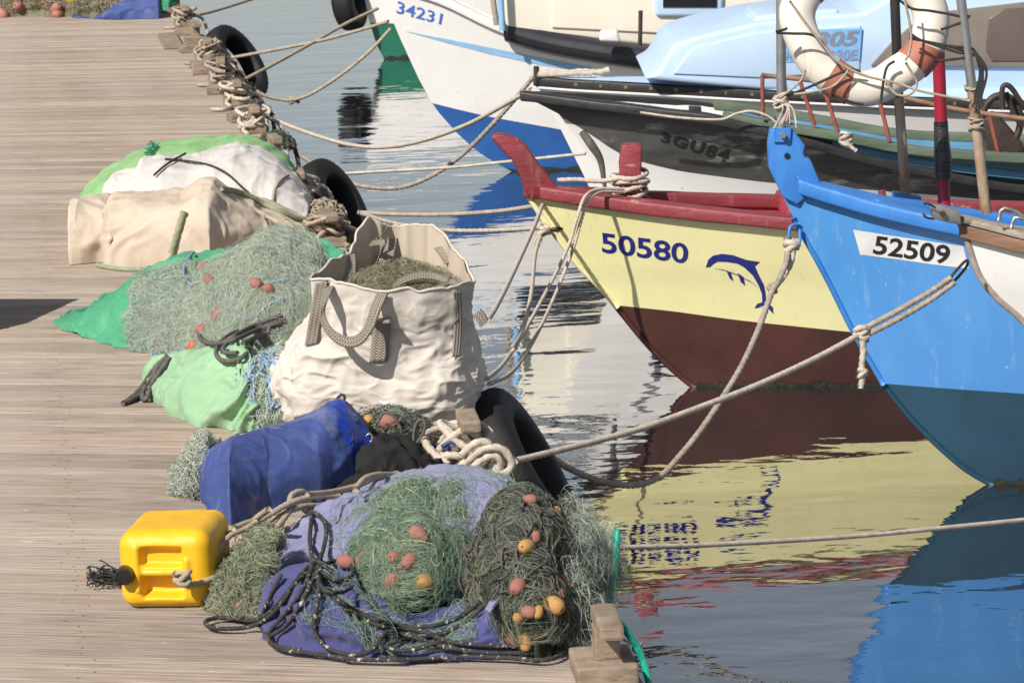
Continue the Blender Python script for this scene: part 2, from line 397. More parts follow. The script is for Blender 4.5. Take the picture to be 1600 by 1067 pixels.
# planks: grooved boards, cut to the line of the edge
PW = 0.120
def plank_mesh(half):
    pr = []                                     # grooved top profile across the board
    ng = 6; w = PW - 0.013
    for k in range(ng):
        x0 = -w / 2 + w * k / ng; x1 = -w / 2 + w * (k + 1) / ng
        pr += [(x0 + 0.0012, 0.0), (x1 - 0.0055, 0.0), (x1 - 0.0045, -0.0022), (x1 - 0.001, -0.0022)]
    pr[0] = (-w / 2 + 0.002, -0.0003); pr = [(-w / 2, -0.03), (-w / 2, -0.003)] + pr + [(w / 2, -0.0025), (w / 2, -0.03)]
    return pr
prof = plank_mesh(0)
kq = 0
y0 = 8.2
n_pl = 0
t = 0.0
proto_cache = {}
base = G(400, 1067); base = base - PN * 0.8
i = 0
while True:
    c0 = base + PN * (PW * i)
    # intersection of the plank axis with the edge line
    A = np.array([[PD[0], -ED[0]], [PD[1], -ED[1]]]); rhs = (EA - c0)[:2]
    tt = np.linalg.solve(A, rhs)
    end = c0 + PD * tt[0]
    if end[1] > 38.5: break
    Ln = 5.2
    key = i % 6
    cut = float((PN @ ED) / max(PD @ EN, 1e-3))           # x shift per metre across, from the slant of the edge
    slope = (ED[:2] @ PD[:2]) / (ED[:2] @ PN[:2])
    if key not in proto_cache:
        V = []; n = len(prof)
        for (yy, zz) in prof: V.append((-Ln, yy, zz))
        jit = random.uniform(-0.012, 0.012)
        for (yy, zz) in prof: V.append((yy * slope + jit, yy, zz))
        Fc = [(j, n + j, n + j + 1, j + 1) for j in range(n - 1)] + [tuple(range(n)), tuple(range(2 * n - 1, n - 1, -1)), (n - 1, 2 * n - 1, n, 0)]
        nf = len(Fc)
        for xx in (-0.11, -1.62, -3.42):
            for yy in (-0.032, 0.03):
                b0 = len(V); xj = xx + random.uniform(-.035, .035)
                V += [(xj + .004 * math.cos(a), yy + .004 * math.sin(a), 0.0006) for a in np.linspace(0, 2 * math.pi, 6, endpoint=False)]
                Fc.append(tuple(range(b0, b0 + 6)))
        o = meshobj('plank', V, Fc, m_plank, dock, smooth=False)
        o.data.materials.append(m_nail)
        for f in o.data.polygons[nf:]: f.material_index = 1
        proto_cache[key] = o.data
    else:
        o = bpy.data.objects.new('plank', proto_cache[key]); link(o, dock)
    o.matrix_basis = Matrix.Translation(Vector((end[0], end[1], random.uniform(-0.0015, 0.0015)))) @ Matrix(((PD[0], PN[0], 0, 0), (PD[1], PN[1], 0, 0), (0, 0, 1, 0), (0, 0, 0, 1))) @ Matrix.Rotation(random.uniform(-0.0006, 0.0006), 4, 'X')
    i += 1
print('planks', i)
# edge blocks: base timber, post and overhanging head
AX = np.array([EN, ED, [0, 0, 1.0]])
def edge_block(s, big=1.0, rot=0.0, cap=True):
    c, d = math.cos(rot), math.sin(rot)
    ax = np.array([EN * c + ED * d, -EN * d + ED * c, [0, 0, 1.0]])
    p = E(s, -0.09)
    MB().box(p + [0, 0, 0.028], (0.165 * big, 0.24, 0.055), ax, 0.008).build('kerb_base', m_timber, dock)
    if cap:
        MB().box(p + ax[0] * 0.01 + [0, 0, 0.098], (0.07, 0.09, 0.085), ax, 0.006).build('mooring_post', m_timber, dock)
        MB().box(p + ax[0] * 0.012 + ax[1] * (-0.03) + [0, 0, 0.158], (0.066 * big, 0.26, 0.042), ax, 0.010).build('mooring_head', m_timber, dock)
BLOCKS = [0.06, 3.0, 4.97, 6.77, 8.57, 10.37, 12.17, 13.97, 15.78, 17.6, 19.45, 21.2, 23.1, 24.7]
for s in BLOCKS: edge_block(s, random.uniform(0.95, 1.1), random.uniform(-0.08, 0.08))
for s in (13.1, 16.7, 18.3, 18.7, 20.3, 22.1, 14.7):
    p = E(s, -0.13 + random.uniform(-0.04, 0.03)); a = random.uniform(-0.2, 0.2)
    ax = np.array([EN * math.cos(a) + ED * math.sin(a), -EN * math.sin(a) + ED * math.cos(a), [0, 0, 1.0]])
    MB().box(p + [0, 0, 0.03], (0.20, 0.22, 0.058), ax, 0.008).build('kerb_base', m_timber, dock)
p = E(21.3, -0.30); MB().box(p + [0, 0, 0.02], (0.16, 1.3, 0.036), AX, 0.006).build('loose_board', m_timber, dock)

# ------------------------------------------------------------------ boat builder
def smooth1(a, k=2):
    a = np.asarray(a, float)
    for _ in range(k):
        b = a.copy(); b[1:-1] = (a[:-2] + 2 * a[1:-1] + a[2:]) / 4; a = b
    return a
class Hull:
    def __init__(h, opx, ang, L, Bs, Bw, stem, sheer, nS=2.2, nW=1.7, o3=None, flare=0.9):
        a = math.radians(ang)
        h.a = np.array([math.cos(a), math.sin(a), 0]); h.b = np.array([math.sin(a), -math.cos(a), 0])
        h.O = G(opx[0], opx[1], ZW) if o3 is None else np.array(o3, float)
        h.L, h.Bs, h.Bw, h.nS, h.nW, h.flare = L, Bs, Bw, nS, nW, flare
        S = [h.centre(px, py) for px, py in stem]
        S = sorted(S, key=lambda q: q[1])
        z = np.array([q[1] for q in S]); s = np.array([q[0] for q in S])
        z = np.concatenate([[ZW - 0.5], z]); s = np.concatenate([[s[0] + 0.7], s])
        h.sz, h.ss = z, s
        h.ztop = z[-1]
        h.U = np.linspace(0, 1, 70) ** 1.7
        h.sheer = h.solve(sheer)
    def centre(h, px, py):                     # photo point on the centre plane -> (aft, z)
        d = ray(px, py); t = ((h.O - CC) @ h.b) / (d @ h.b); P = CC + d * t
        return float((P - h.O) @ h.a), float(P[2])
    def stem_s(h, z): return np.interp(z, h.sz, h.ss)
    def off(h, u, z):
        t = np.clip((z - ZW) / max(h.ztop - ZW, 0.1), -0.6, 1.15)
        B = np.where(t >= 0, h.Bw + (h.Bs - h.Bw) * np.sign(t) * np.abs(t) ** h.flare, h.Bw * np.sqrt(np.clip(1 + t / 0.62, 0, 1)))
        n = h.nW + (h.nS - h.nW) * np.clip(t, 0, 1)
        return B * (1 - (1 - np.clip(u, 0, 1)) ** n) * (1 - 0.25 * np.clip((u - 0.55) / 0.45, 0, 1) ** 2)
    def pt(h, u, z, side=1, inset=0.0):
        u = np.asarray(u, float); z = np.asarray(z, float)
        s = h.stem_s(z) + u * h.L; o = np.maximum(h.off(u, z) - inset, 0.0) * side
        return h.O * [1, 1, 0] + s[..., None] * h.a + o[..., None] * h.b + z[..., None] * np.array([0, 0, 1.0])
    def solve(h, poly, U=None, inset=0.0, z0=None):
        U = h.U if U is None else U
        z = np.full(len(U), h.ztop if z0 is None else z0)
        for _ in range(30):
            P = h.pt(U, z, 1, inset); q = proj(P)
            yt = interp(poly, q[:, 0]); sc = FPX / ((P - CC) @ _F)
            z = z + 0.7 * (q[:, 1] - yt) / sc
        return smooth1(z, 2)
    def skin(h, name, zl, zu, m, parent, nz=14, inset=0.0, sides=(1, -1), disp=None, U=None):
        U = h.U if U is None else U
        V = []; Fc = []; off = 0
        for sd in sides:
            t = np.linspace(0, 1, nz)[None, :]
            Z = np.asarray(zl)[:, None] * (1 - t) + np.asarray(zu)[:, None] * t
            Gd = h.pt(np.repeat(U[:, None], nz, 1), Z, sd, inset)
            if disp is not None: Gd = Gd + disp(Gd)[..., None] * (h.b * sd)
            f = gridfaces(len(U), nz, off=off)
            if sd > 0: f = f[:, ::-1]
            V.append(Gd.reshape(-1, 3)); Fc.append(f); off += Gd.shape[0] * nz
            if sd == 1: h.near = (Gd.reshape(-1, 3), f.copy())
        V = np.vstack(V); Fc = np.vstack(Fc)
        return meshobj(name, V, Fc, m, parent)
    def rail(h, name, zs, m, parent, side, out, inn, up, dn, u0=0.0, u1=1.0, rnd=0.4, zoff=0.0, wav=0.0):
        k = (h.U >= u0) & (h.U <= u1); U = h.U[k]; Z = np.asarray(zs)[k] + zoff
        P = h.pt(U, Z, side)
        T = np.gradient(P, axis=0); T[:, 2] = 0; T /= np.linalg.norm(T, axis=1)[:, None]
        N = np.stack([T[:, 1], -T[:, 0], 0 * T[:, 0]], -1) * side
        sec = []
        rr = min(out + inn, up + dn) * 0.5 * rnd
        cx = [(-inn + rr, -dn + rr, 180, 270), (out - rr, -dn + rr, 270, 360), (out - rr, up - rr, 0, 90), (-inn + rr, up - rr, 90, 180)]
        for (x, y, a0, a1) in cx:
            for a in np.linspace(a0, a1, 4): sec.append((x + rr * math.cos(math.radians(a)), y + rr * math.sin(math.radians(a))))
        sec = np.array(sec); n = len(sec)
        V = P[:, None, :] + sec[None, :, 0, None] * N[:, None, :] + sec[None, :, 1, None] * np.array([0, 0, 1.0])
        if wav: V = V + (fbm(V * 5.0, 3) * wav)[..., None] * np.array([0, -0.6, 0.8])
        Fc = [tuple(f) for f in gridfaces(len(U), n, wrap=True)] + [tuple(range(n)), tuple((len(U) - 1) * n + j for j in range(n - 1, -1, -1))]
        o = meshobj(name, V.reshape(-1, 3), Fc, m, parent)
        try: o.data.set_sharp_from_angle(angle=math.radians(50))
        except Exception: pass
        return o
    def deck(h, name, z, m, parent, inset=0.04, u0=0.0, u1=1.0, crown=0.015):
        k = (h.U >= u0) & (h.U <= u1); U = h.U[k]; Z = np.broadcast_to(np.asarray(z, float), h.U.shape)[k]
        A = h.pt(U, Z, 1, inset); B = h.pt(U, Z, -1, inset); t = np.linspace(0, 1, 9)[None, :, None]
        Gd = A[:, None, :] * (1 - t) + B[:, None, :] * t
        Gd[..., 2] += crown * np.sin(np.pi * t[..., 0]) * np.clip(np.linalg.norm(A - B, axis=1) / (1.3 * h.Bs), 0, 1)[:, None] ** 1.6
        return meshobj(name, Gd.reshape(-1, 3), gridfaces(len(U), 9)[:, ::1], m, parent)
    def bvh(h): return BVHTree.FromPolygons([tuple(v) for v in h.near[0]], [tuple(int(i) for i in f) for f in h.near[1]])
    def plane_prism(h, name, poly, thick, m, parent, bev=0.0, off=0.0):      # outline in photo points on the centre plane, thick metres wide
        P = []
        for px, py in poly:
            d = ray(px, py); t = ((h.O + h.b * off - CC) @ h.b) / (d @ h.b); P.append(CC + d * t)
        return prism(name, P, h.b * thick, m, parent, bev, centre=True)
def prism(name, P, ext, m, parent, bev=0.0, centre=False):
    P = [np.asarray(p) - (np.asarray(ext) * 0.5 if centre else 0) for p in P]; n = len(P)
    bm = bmesh.new()
    a = [bm.verts.new(p) for p in P]; b = [bm.verts.new(p + np.asarray(ext)) for p in P]
    bm.faces.new(a); bm.faces.new(b[::-1])
    for i in range(n): bm.faces.new((a[i], b[i], b[(i + 1) % n], a[(i + 1) % n]))
    bmesh.ops.recalc_face_normals(bm, faces=bm.faces)
    if bev: bmesh.ops.bevel(bm, geom=[e for e in bm.edges], offset=bev, segments=3, affect='EDGES', profile=0.5, clamp_overlap=True)
    me = bpy.data.meshes.new(name); bm.to_mesh(me); bm.free(); me.materials.append(m)
    if bev:
        me.polygons.foreach_set('use_smooth', [True] * len(me.polygons))
        try: me.set_sharp_from_angle(angle=math.radians(35))
        except Exception: pass
    o = bpy.data.objects.new(name, me); return link(o, parent)
def prismpx(name, poly, y0, depth, m, parent, bev=0.0):                      # outline at distance y0, running back by depth
    return prism(name, [D(px, py, y0) for px, py in poly], np.array([0, depth, 0]), m, parent, bev)
def onto(tree, px, py, lift=0.004):
    d = ray(px, py)
    r = tree.ray_cast(Vector(CC), Vector(d))
    if r[0] is None: return None
    return np.array(r[0]) - d * lift
def decal(name, polys, tree, m, parent, lift=0.0015, cuts=3):                 # flat print: photo outlines laid on a surface
    bm = bmesh.new()
    for poly in polys:
        f = bm.faces.new([bm.verts.new((x, y, 0)) for x, y in poly])
        bmesh.ops.triangulate(bm, faces=[f])
    if cuts: bmesh.ops.subdivide_edges(bm, edges=list(bm.edges), cuts=cuts, use_grid_fill=True)
    for v in bm.verts:
        p = onto(tree, v.co.x, v.co.y, lift); v.co = Vector(p) if p is not None else Vector(D(v.co.x, v.co.y, 18))
    me = bpy.data.meshes.new(name); bm.to_mesh(me); bm.free(); me.materials.append(m)
    return link(bpy.data.objects.new(name, me), parent)
def textdecal(name, txt, quad, tree, m, parent, lift=0.002, bold=0.02, shear=0.0, space=1.0):
    cu = bpy.data.curves.new('t', 'FONT'); cu.body = txt; cu.offset = bold; cu.shear = shear; cu.space_character = space; cu.resolution_u = 4; cu.fill_mode = 'FRONT'
    to = bpy.data.objects.new('t', cu); COL.objects.link(to)
    bpy.context.view_layer.update()
    me = bpy.data.meshes.new_from_object(to.evaluated_get(bpy.context.evaluated_depsgraph_get()))
    bpy.data.objects.remove(to)
    co = np.array([v.co[:] for v in me.vertices]); mn = co.min(0); mx = co.max(0)
    q = np.array(quad, float)                 # TL TR BR BL
    for v in me.vertices:
        s = (v.co.x - mn[0]) / (mx[0] - mn[0]); t = (v.co.y - mn[1]) / (mx[1] - mn[1])
        p = (q[3] * (1 - s) + q[2] * s) * (1 - t) + (q[0] * (1 - s) + q[1] * s) * t
        w = onto(tree, p[0], p[1], lift)
        v.co = Vector(w) if w is not None else Vector(D(p[0], p[1], 17.2))
    me.materials.clear(); me.materials.append(m)
    return link(bpy.data.objects.new(name, me), parent)

# ------------------------------------------------------------------ boat materials
m_yellow = mat('cream_yellow_paint', (0.84, 0.79, 0.43), (0.78, 0.73, 0.38), scale=2.2, rough=0.38, bump=0.0012, bscale=14, c3=(0.62, 0.56, 0.27), s3=4, t3=0.64, w3=0.2, streak=(0.50, 0.42, 0.22), st=0.6)
m_brown = mat('oxide_brown_antifouling', (0.085, 0.024, 0.018), (0.045, 0.014, 0.012), scale=3, rough=0.6, bump=0.001, bscale=20)
m_red = mat('chipped_red_paint', (0.30, 0.048, 0.06), (0.20, 0.035, 0.042), scale=5, rough=0.55, bump=0.004, bscale=30, c3=(0.42, 0.27, 0.21), s3=10, t3=0.60, w3=0.05, streak=(0.38, 0.2, 0.16), axis=(0.5, 1, 1.4))
m_redin = mat('faded_red_deck_paint', (0.40, 0.04, 0.07), (0.28, 0.035, 0.05), scale=4, rough=0.6, bump=0.002, bscale=25, c3=(0.35, 0.2, 0.16), s3=5, t3=0.66, w3=0.06)
m_blue = mat('bright_blue_paint', (0.092, 0.32, 0.70), (0.065, 0.26, 0.63), streak=(0.26, 0.44, 0.68), st=0.56, scale=2.5, rough=0.35, bump=0.0012, bscale=16, c3=(0.22, 0.42, 0.75), s3=7, t3=0.68, w3=0.03, axis=(1, 1, 0.6))
m_bluechip = mat('chipped_blue_paint', (0.055, 0.245, 0.68), (0.04, 0.19, 0.55), scale=4, rough=0.45, bump=0.003, bscale=24, c3=(0.62, 0.64, 0.66), s3=11, t3=0.66, w3=0.03, axis=(1.2, 1, 0.5))
m_teal = mat('dark_teal_antifouling', (0.014, 0.065, 0.115), (0.01, 0.045, 0.08), scale=3, rough=0.5, bump=0.001, bscale=20, c3=(0.03, 0.17, 0.42), s3=5.5, t3=0.66, w3=0.03)
m_white = mat('white_boat_paint', (0.78, 0.77, 0.76), (0.72, 0.71, 0.69), streak=(0.45, 0.38, 0.30), st=0.62, scale=2, rough=0.4, bump=0.001, bscale=12, c3=(0.60, 0.56, 0.50), s3=3, t3=0.68, w3=0.12)
m_cream = mat('cream_cabin_paint', (0.80, 0.76, 0.66), (0.76, 0.71, 0.60), scale=2, rough=0.5, c3=(0.62, 0.50, 0.36), s3=2.5, t3=0.69, w3=0.1)
m_royal = mat('royal_blue_bottom_paint', (0.018, 0.12, 0.40), (0.012, 0.085, 0.30), scale=3, rough=0.45, bump=0.001, bscale=20, c3=(0.05, 0.2, 0.45), s3=5, t3=0.66, w3=0.1)
m_sky = mat('pale_blue_paint', (0.50, 0.66, 0.86), (0.46, 0.61, 0.82), scale=2, rough=0.5, c3=(0.6, 0.7, 0.82), s3=3, t3=0.62, w3=0.15)
m_skyline = mat('light_blue_stripe_paint', (0.28, 0.52, 0.80), rough=0.5)
m_blackrub = mat('black_rubber_strip', (0.02, 0.02, 0.022), (0.035, 0.034, 0.034), scale=8, rough=0.5, bump=0.003, bscale=30, c3=(0.2, 0.19, 0.18), s3=10, t3=0.70, w3=0.05)
m_fender = mat('black_tube_fender', (0.018, 0.018, 0.024), (0.03, 0.03, 0.038), scale=5, rough=0.32, bump=0.001, bscale=10)
m_navy = mat('navy_lettering', (0.010, 0.016, 0.20), rough=0.4)
m_black = mat('black_lettering', (0.012, 0.012, 0.012), rough=0.5)
m_bluelet = mat('blue_lettering', (0.05, 0.16, 0.60), rough=0.5)
m_brownlet = mat('faded_brown_lettering', (0.24, 0.26, 0.34), rough=0.6)
m_plate = mat('white_number_plate', (0.80, 0.80, 0.80), rough=0.45)
m_skyplate = mat('sky_blue_panel', (0.16, 0.42, 0.80), (0.22, 0.48, 0.82), scale=9, rough=0.5)
m_greenb = mat('green_hull_paint', (0.01, 0.16, 0.10), rough=0.4)
m_tealwood = mat('worn_teal_plank', (0.10, 0.20, 0.22), (0.06, 0.13, 0.15), scale=7, rough=0.7, bump=0.003, bscale=25, c3=(0.22, 0.22, 0.16), s3=6, t3=0.56, w3=0.08, axis=(0.3, 1, 2))
m_greenwood = mat('mossy_green_plank', (0.15, 0.19, 0.13), (0.09, 0.12, 0.09), scale=7, rough=0.8, bump=0.003, bscale=25, axis=(0.3, 1, 2))
m_bluewood = mat('worn_blue_plank', (0.10, 0.28, 0.46), (0.07, 0.18, 0.30), scale=7, rough=0.7, bump=0.003, bscale=25, axis=(0.3, 1, 2))
m_steel = mat('galvanised_tube', (0.42, 0.42, 0.42), (0.30, 0.30, 0.30), scale=12, rough=0.38, metallic=0.7, c3=(0.25, 0.14, 0.08), s3=9, t3=0.68, w3=0.08)
m_rustpole = mat('peeling_rusty_pole', (0.44, 0.36, 0.27), (0.24, 0.13, 0.07), scale=11, rough=0.7, bump=0.003, bscale=40, c3=(0.08, 0.05, 0.035), s3=12, t3=0.58, w3=0.06, axis=(1, 1, 0.5))
m_darkpole = mat('dark_pole', (0.05, 0.045, 0.045), (0.03, 0.03, 0.03), scale=7, rough=0.4, metallic=0.3)
m_mast = mat('crimson_mast_paint', (0.34, 0.015, 0.035), (0.26, 0.014, 0.03), scale=6, rough=0.4, c3=(0.45, 0.25, 0.25), s3=12, t3=0.70, w3=0.04)
m_tape = mat('black_tape', (0.02, 0.018, 0.018), (0.05, 0.045, 0.045), scale=10, rough=0.35, bump=0.006, bscale=18, axis=(1, 1, 4))
m_rusty = mat('rust_red_rail', (0.34, 0.10, 0.07), (0.22, 0.06, 0.045), scale=12, rough=0.75, bump=0.002, bscale=50, c3=(0.40, 0.27, 0.2), s3=9, t3=0.6, w3=0.08)
m_rail_top = mat('rusty_pale_rail', (0.36, 0.24, 0.17), (0.24, 0.12, 0.08), scale=10, rough=0.75, bump=0.002, bscale=50)
m_iron = mat('dark_iron', (0.05, 0.045, 0.042), (0.09, 0.06, 0.045), scale=15, rough=0.6, metallic=0.5, bump=0.002, bscale=60)
m_varn = mat('weathered_brown_wood', (0.26, 0.145, 0.085), (0.15, 0.08, 0.05), scale=6, rough=0.6, bump=0.003, bscale=20, axis=(0.25, 1, 3), c3=(0.38, 0.27, 0.19), s3=5, t3=0.6, w3=0.08)
m_tan_glass = mat('dusty_brown_window_cover', (0.24, 0.20, 0.17), (0.18, 0.15, 0.13), scale=3, rough=0.35)
m_tan_glass2 = mat('dark_brown_window_pane', (0.14, 0.11, 0.095), (0.11, 0.09, 0.08), scale=3, rough=0.25)
m_dkglass = mat('dark_window_glass', (0.02, 0.02, 0.024), rough=0.1)
m_lbwhite = mat('lifebuoy_white', (0.76, 0.72, 0.65), (0.66, 0.60, 0.52), streak=(0.40, 0.32, 0.24), scale=4, rough=0.5, bump=0.002, bscale=9, c3=(0.6, 0.52, 0.42), s3=6, t3=0.68, w3=0.1)
m_lbred = mat('lifebuoy_faded_red', (0.40, 0.15, 0.095), (0.33, 0.12, 0.08), scale=6, rough=0.6, bump=0.002, bscale=14)
m_rope = mat('off_white_rope', (0.62, 0.55, 0.46), (0.44, 0.38, 0.31), scale=30, rough=0.9, bump=0.002, bscale=160)
m_rope2 = mat('beige_rope', (0.46, 0.38, 0.29), (0.32, 0.26, 0.20), scale=26, rough=0.9, bump=0.002, bscale=160)
m_rope3 = mat('dark_wet_rope', (0.14, 0.125, 0.115), (0.08, 0.07, 0.065), scale=26, rough=0.9, bump=0.002, bscale=160)
m_ropeg = mat('grey_rope', (0.42, 0.36, 0.30), (0.27, 0.22, 0.18), scale=26, rough=0.9, bump=0.002, bscale=160)
m_spk = mat('black_flecked_rope', (0.045, 0.042, 0.04), (0.02, 0.02, 0.02), scale=30, rough=0.85, c3=(0.5, 0.46, 0.4), s3=55, t3=0.585, w3=0.04)
m_bline = mat('black_cord', (0.02, 0.02, 0.02), (0.04, 0.04, 0.04), scale=40, rough=0.8)

def below(h, dz): return np.full(len(h.U), dz)

# ---- yellow boat 50580
yb = Hull((1085, 605), 1.5, 5.6, 0.95, 0.70,
          [(822, 298), (845, 335), (875, 375), (905, 415), (940, 450), (965, 480), (1010, 535), (1050, 575), (1085, 605)],
          [(815, 297), (892, 308), (985, 322), (1100, 336), (1246, 350), (1600, 378), (2800, 440)], nS=2.6, nW=2.0, flare=0.8)
Y = thing('fishing_boat', 'cream yellow fishing boat numbered 50580 with red gunwale and dolphin emblem', 'boat', yb.O)
zb = yb.solve([(955, 476), (1050, 486), (1150, 500), (1340, 520), (2800, 600)], z0=-0.3)
yb.skin('bottom_paint', below(yb, ZW - 0.45), zb, m_brown, Y, nz=14)
yb.skin('hull', zb, yb.sheer, m_yellow, Y, nz=18)
ytree = yb.bvh()
yb.skin('bulwark_lining', yb.sheer - 0.26, yb.sheer + 0.01, m_redin, Y, nz=6, inset=0.06)
yb.deck('deck', yb.sheer - 0.16, m_redin, Y, inset=0.06)
for sd in (1, -1): yb.rail('gunwale', yb.sheer, m_red, Y, sd, 0.035, 0.085, 0.035, 0.032, wav=0.004)
yb.plane_prism('stem_horn', [(766, 214), (772, 209), (785, 208), (808, 215), (822, 226), (842, 256), (872, 293), (868, 306), (824, 306), (817, 290), (813, 276), (800, 250), (780, 230)], 0.10, m_red, Y, bev=0.014)
stempx = [(822, 300), (845, 336), (875, 376), (905, 416), (940, 451), (965, 481), (1010, 536), (1050, 576), (1086, 606)]
def stemband(h, px, name, m, parent, r=0.028):
    P = []
    for x, y in px:
        d = ray(x, y); t = ((h.O - CC) @ h.b) / (d @ h.b); P.append(CC + d * t)
    return tube(name, P, r, m, parent, sides=10)
stemband(yb, stempx[:6], 'stem_edge', m_yellow, Y, 0.016); stemband(yb, stempx[5:], 'stem_edge', m_brown, Y, 0.016)
pb = D(985, 300, yb.O[1] + 0.02)
def taper_post(name, top, bot, w0, w1, y, m, parent, th=0.11):
    P = [D(top[0] - w0 * .8, top[1] + 3, y), D(top[0] - w0 * .4, top[1], y), D(top[0] + w0 * .5, top[1], y), D(top[0] + w0, top[1] + 4, y), D(top[0] + w0 * .95, top[1] + 30, y), D(bot[0] + w1, bot[1], y), D(bot[0] - w1, bot[1], y), D(top[0] - w0, top[1] + 32, y)]
    return prism(name, P, np.array([0, th, 0]), m, parent, 0.012, centre=True)
taper_post('mooring_post', (985, 224), (985, 330), 18, 12, yb.O[1] + 0.05, m_red, Y)
prism('thwart', [D(1232, 326, yb.O[1] - 0.1), D(1262, 330, yb.O[1] - 0.1), D(1262, 352, yb.O[1] - 0.1), D(1226, 346, yb.O[1] - 0.1)], np.array([0, 0.75, 0]), m_redin, Y, 0.01)
# rail lash rope round the post
post = D(985, 290, yb.O[1] + 0.05)
def winds(name, c, r, n, m, parent, rr=0.011, pitch=0.024, ax=None, seed=0):
    rs = np.random.default_rng(seed); a = np.linspace(0, 2 * math.pi * n, int(14 * n))
    ph = rs.uniform(0, 6, 3)
    P = [c + np.array([math.cos(x) * r * (1 + 0.12 * math.sin(x * 1.7 + ph[0])), math.sin(x) * r * (1 + 0.1 * math.cos(x * 2.3 + ph[1])), pitch * (x / 6.283 - n / 2) + 0.010 * math.sin(x * 1.3 + ph[2])]) for x in a]
    return rope(name, P, rr, m, parent)
winds('lashing', post, 0.082, 4.2, m_rope, Y, rr=0.012, pitch=0.032, seed=2)
ropepx('lashing', [(870, 282), (900, 281), (940, 283), (972, 278)], yb.O[1] - 0.0, yb.O[1], 0.012, m_rope, Y)
textdecal('registration_number', '50580', [(938, 363), (1076, 381), (1075, 413), (941, 395)], ytree, m_navy, Y, bold=0.022)
def c4(l): return [(740 + x / 2.963, 180 + y / 2.963) for x, y in l]
dol = [c4([(1075, 706), (1079, 692), (1087, 668), (1108, 651), (1130, 650), (1108, 672), (1110, 690), (1096, 703)]),
       c4([(1108, 651), (1150, 642), (1200, 648), (1240, 662), (1262, 670), (1222, 688), (1170, 680), (1130, 679), (1110, 690), (1108, 672), (1130, 655)]),
       c4([(1262, 670), (1327, 680), (1303, 700), (1318, 735), (1292, 742), (1255, 707), (1222, 688)]),
       c4([(1318, 735), (1345, 788), (1353, 830), (1354, 862), (1336, 866), (1335, 830), (1320, 790), (1292, 742)]),
       c4([(1354, 862), (1386, 890), (1389, 921), (1366, 898), (1342, 882), (1318, 892), (1300, 894), (1312, 874), (1336, 866)]),
       c4([(1170, 721), (1192, 732), (1203, 769), (1186, 757)]), c4([(1222, 729), (1250, 750), (1258, 791), (1236, 772)]),
       c4([(1110, 709), (1160, 716), (1220, 738), (1280, 768), (1320, 800), (1280, 772), (1220, 742), (1160, 720)])]
decal('dolphin_emblem', dol, ytree, m_navy, Y, lift=0.0016, cuts=2)
# stem eye with its rope tails
e = D(857, 360, yb.O[1] - 0.03)
MB().cyl(e, e + [0.08, 0, 0.01], 0.011).build('stem_eye', m_iron, Y, smooth=True)

# ---- blue boat 52509
bb = Hull((1550, 757), 0.0, 6.2, 1.0, 0.75,
          [(1201, 262), (1240, 340), (1290, 430), (1335, 520), (1380, 600), (1430, 660), (1500, 725), (1550, 757)],
          [(1195, 266), (1215, 277), (1250, 290), (1300, 306), (1400, 334), (1480, 351), (1600, 377), (2800, 500)], nS=2.5, nW=1.9, flare=0.85)
B = thing('fishing_boat', 'bright blue fishing boat numbered 52509 with dark teal bottom and lifebuoy poles', 'boat', bb.O)
zt = bb.solve([(1380, 599), (1480, 607), (1600, 615), (2800, 700)], z0=-0.4)
bb.skin('bottom_paint', below(bb, ZW - 0.45), zt, m_teal, B, nz=14)
bb.skin('hull', zt, bb.sheer, m_blue, B, nz=20)
btree = bb.bvh()
bb.skin('bulwark_lining', bb.sheer - 0.30, bb.sheer + 0.01, m_bluechip, B, nz=6, inset=0.07)
bb.deck('deck', bb.sheer - 0.2, m_bluechip, B, inset=0.07)
for sd in (1, -1): bb.rail('gunwale', bb.sheer, m_bluechip, B, sd, 0.045, 0.10, 0.035, 0.035, u0=0.012, wav=0.004)
SH = bb.plane_prism('stem_head', [(1203, 201), (1222, 199), (1236, 199), (1257, 226), (1254, 238), (1257, 246), (1263, 246), (1267, 252), (1283, 290), (1244, 318), (1222, 306), (1201, 262), (1199, 225)], 0.085, m_bluechip, B, bev=0.006)
bb.plane_prism('bracket', [(1210, 202), (1236, 199), (1234, 222), (1209, 222)], 0.012, m_bluechip, SH, off=0.05)
p = np.array(D(1223, 211, bb.O[1] - 0.06)); MB().cyl(p + [0, -0.02, 0], p + [0, 0.02, 0], 0.014, n=6).build('bolt', m_steel, SH)
p = np.array(D(1230, 244, bb.O[1] - 0.045)); MB().cyl(p + [0, -0.002, 0], p + [0, 0.02, 0], 0.013, n=14).build('hole', m_black, SH)
stemband(bb, [(1240, 341), (1290, 431), (1335, 521), (1381, 601)], 'stem_edge', m_bluechip, B, 0.013)
stemband(bb, [(1381, 601), (1430, 661), (1500, 726), (1551, 758)], 'stem_edge', m_teal, B, 0.013)
NP = decal('number_plate', [[(1333, 359), (1390, 368), (1450, 377), (1505, 385), (1514, 420), (1455, 413), (1400, 405), (1344, 398)]], btree, m_plate, B, lift=0.002, cuts=2)
textdecal('registration_number', '52509', [(1368, 368), (1486, 384), (1482, 414), (1363, 397)], btree, m_black, NP, lift=0.004, bold=0.022)
def pole(name, a, b, y0, y1, r, m, parent, n=16):
    return MB().cyl(D(a[0], a[1], y0), D(b[0], b[1], y1), r, r, n=n).build(name, m, parent, smooth=True)
BY = bb.O[1]
pole('pole', (1219, -260), (1221, 205), BY - 0.02, BY, 0.021, m_steel, B)
pole('pole', (1388, -260), (1404, 152), BY + 0.45, BY + 0.45, 0.022, m_darkpole, B)
pole('pole', (1404, 152), (1416, 316), BY + 0.45, BY + 0.45, 0.0225, m_rustpole, B)
pole('pole', (1469, -260), (1519, 140), BY - 0.28, BY - 0.28, 0.021, m_steel, B)
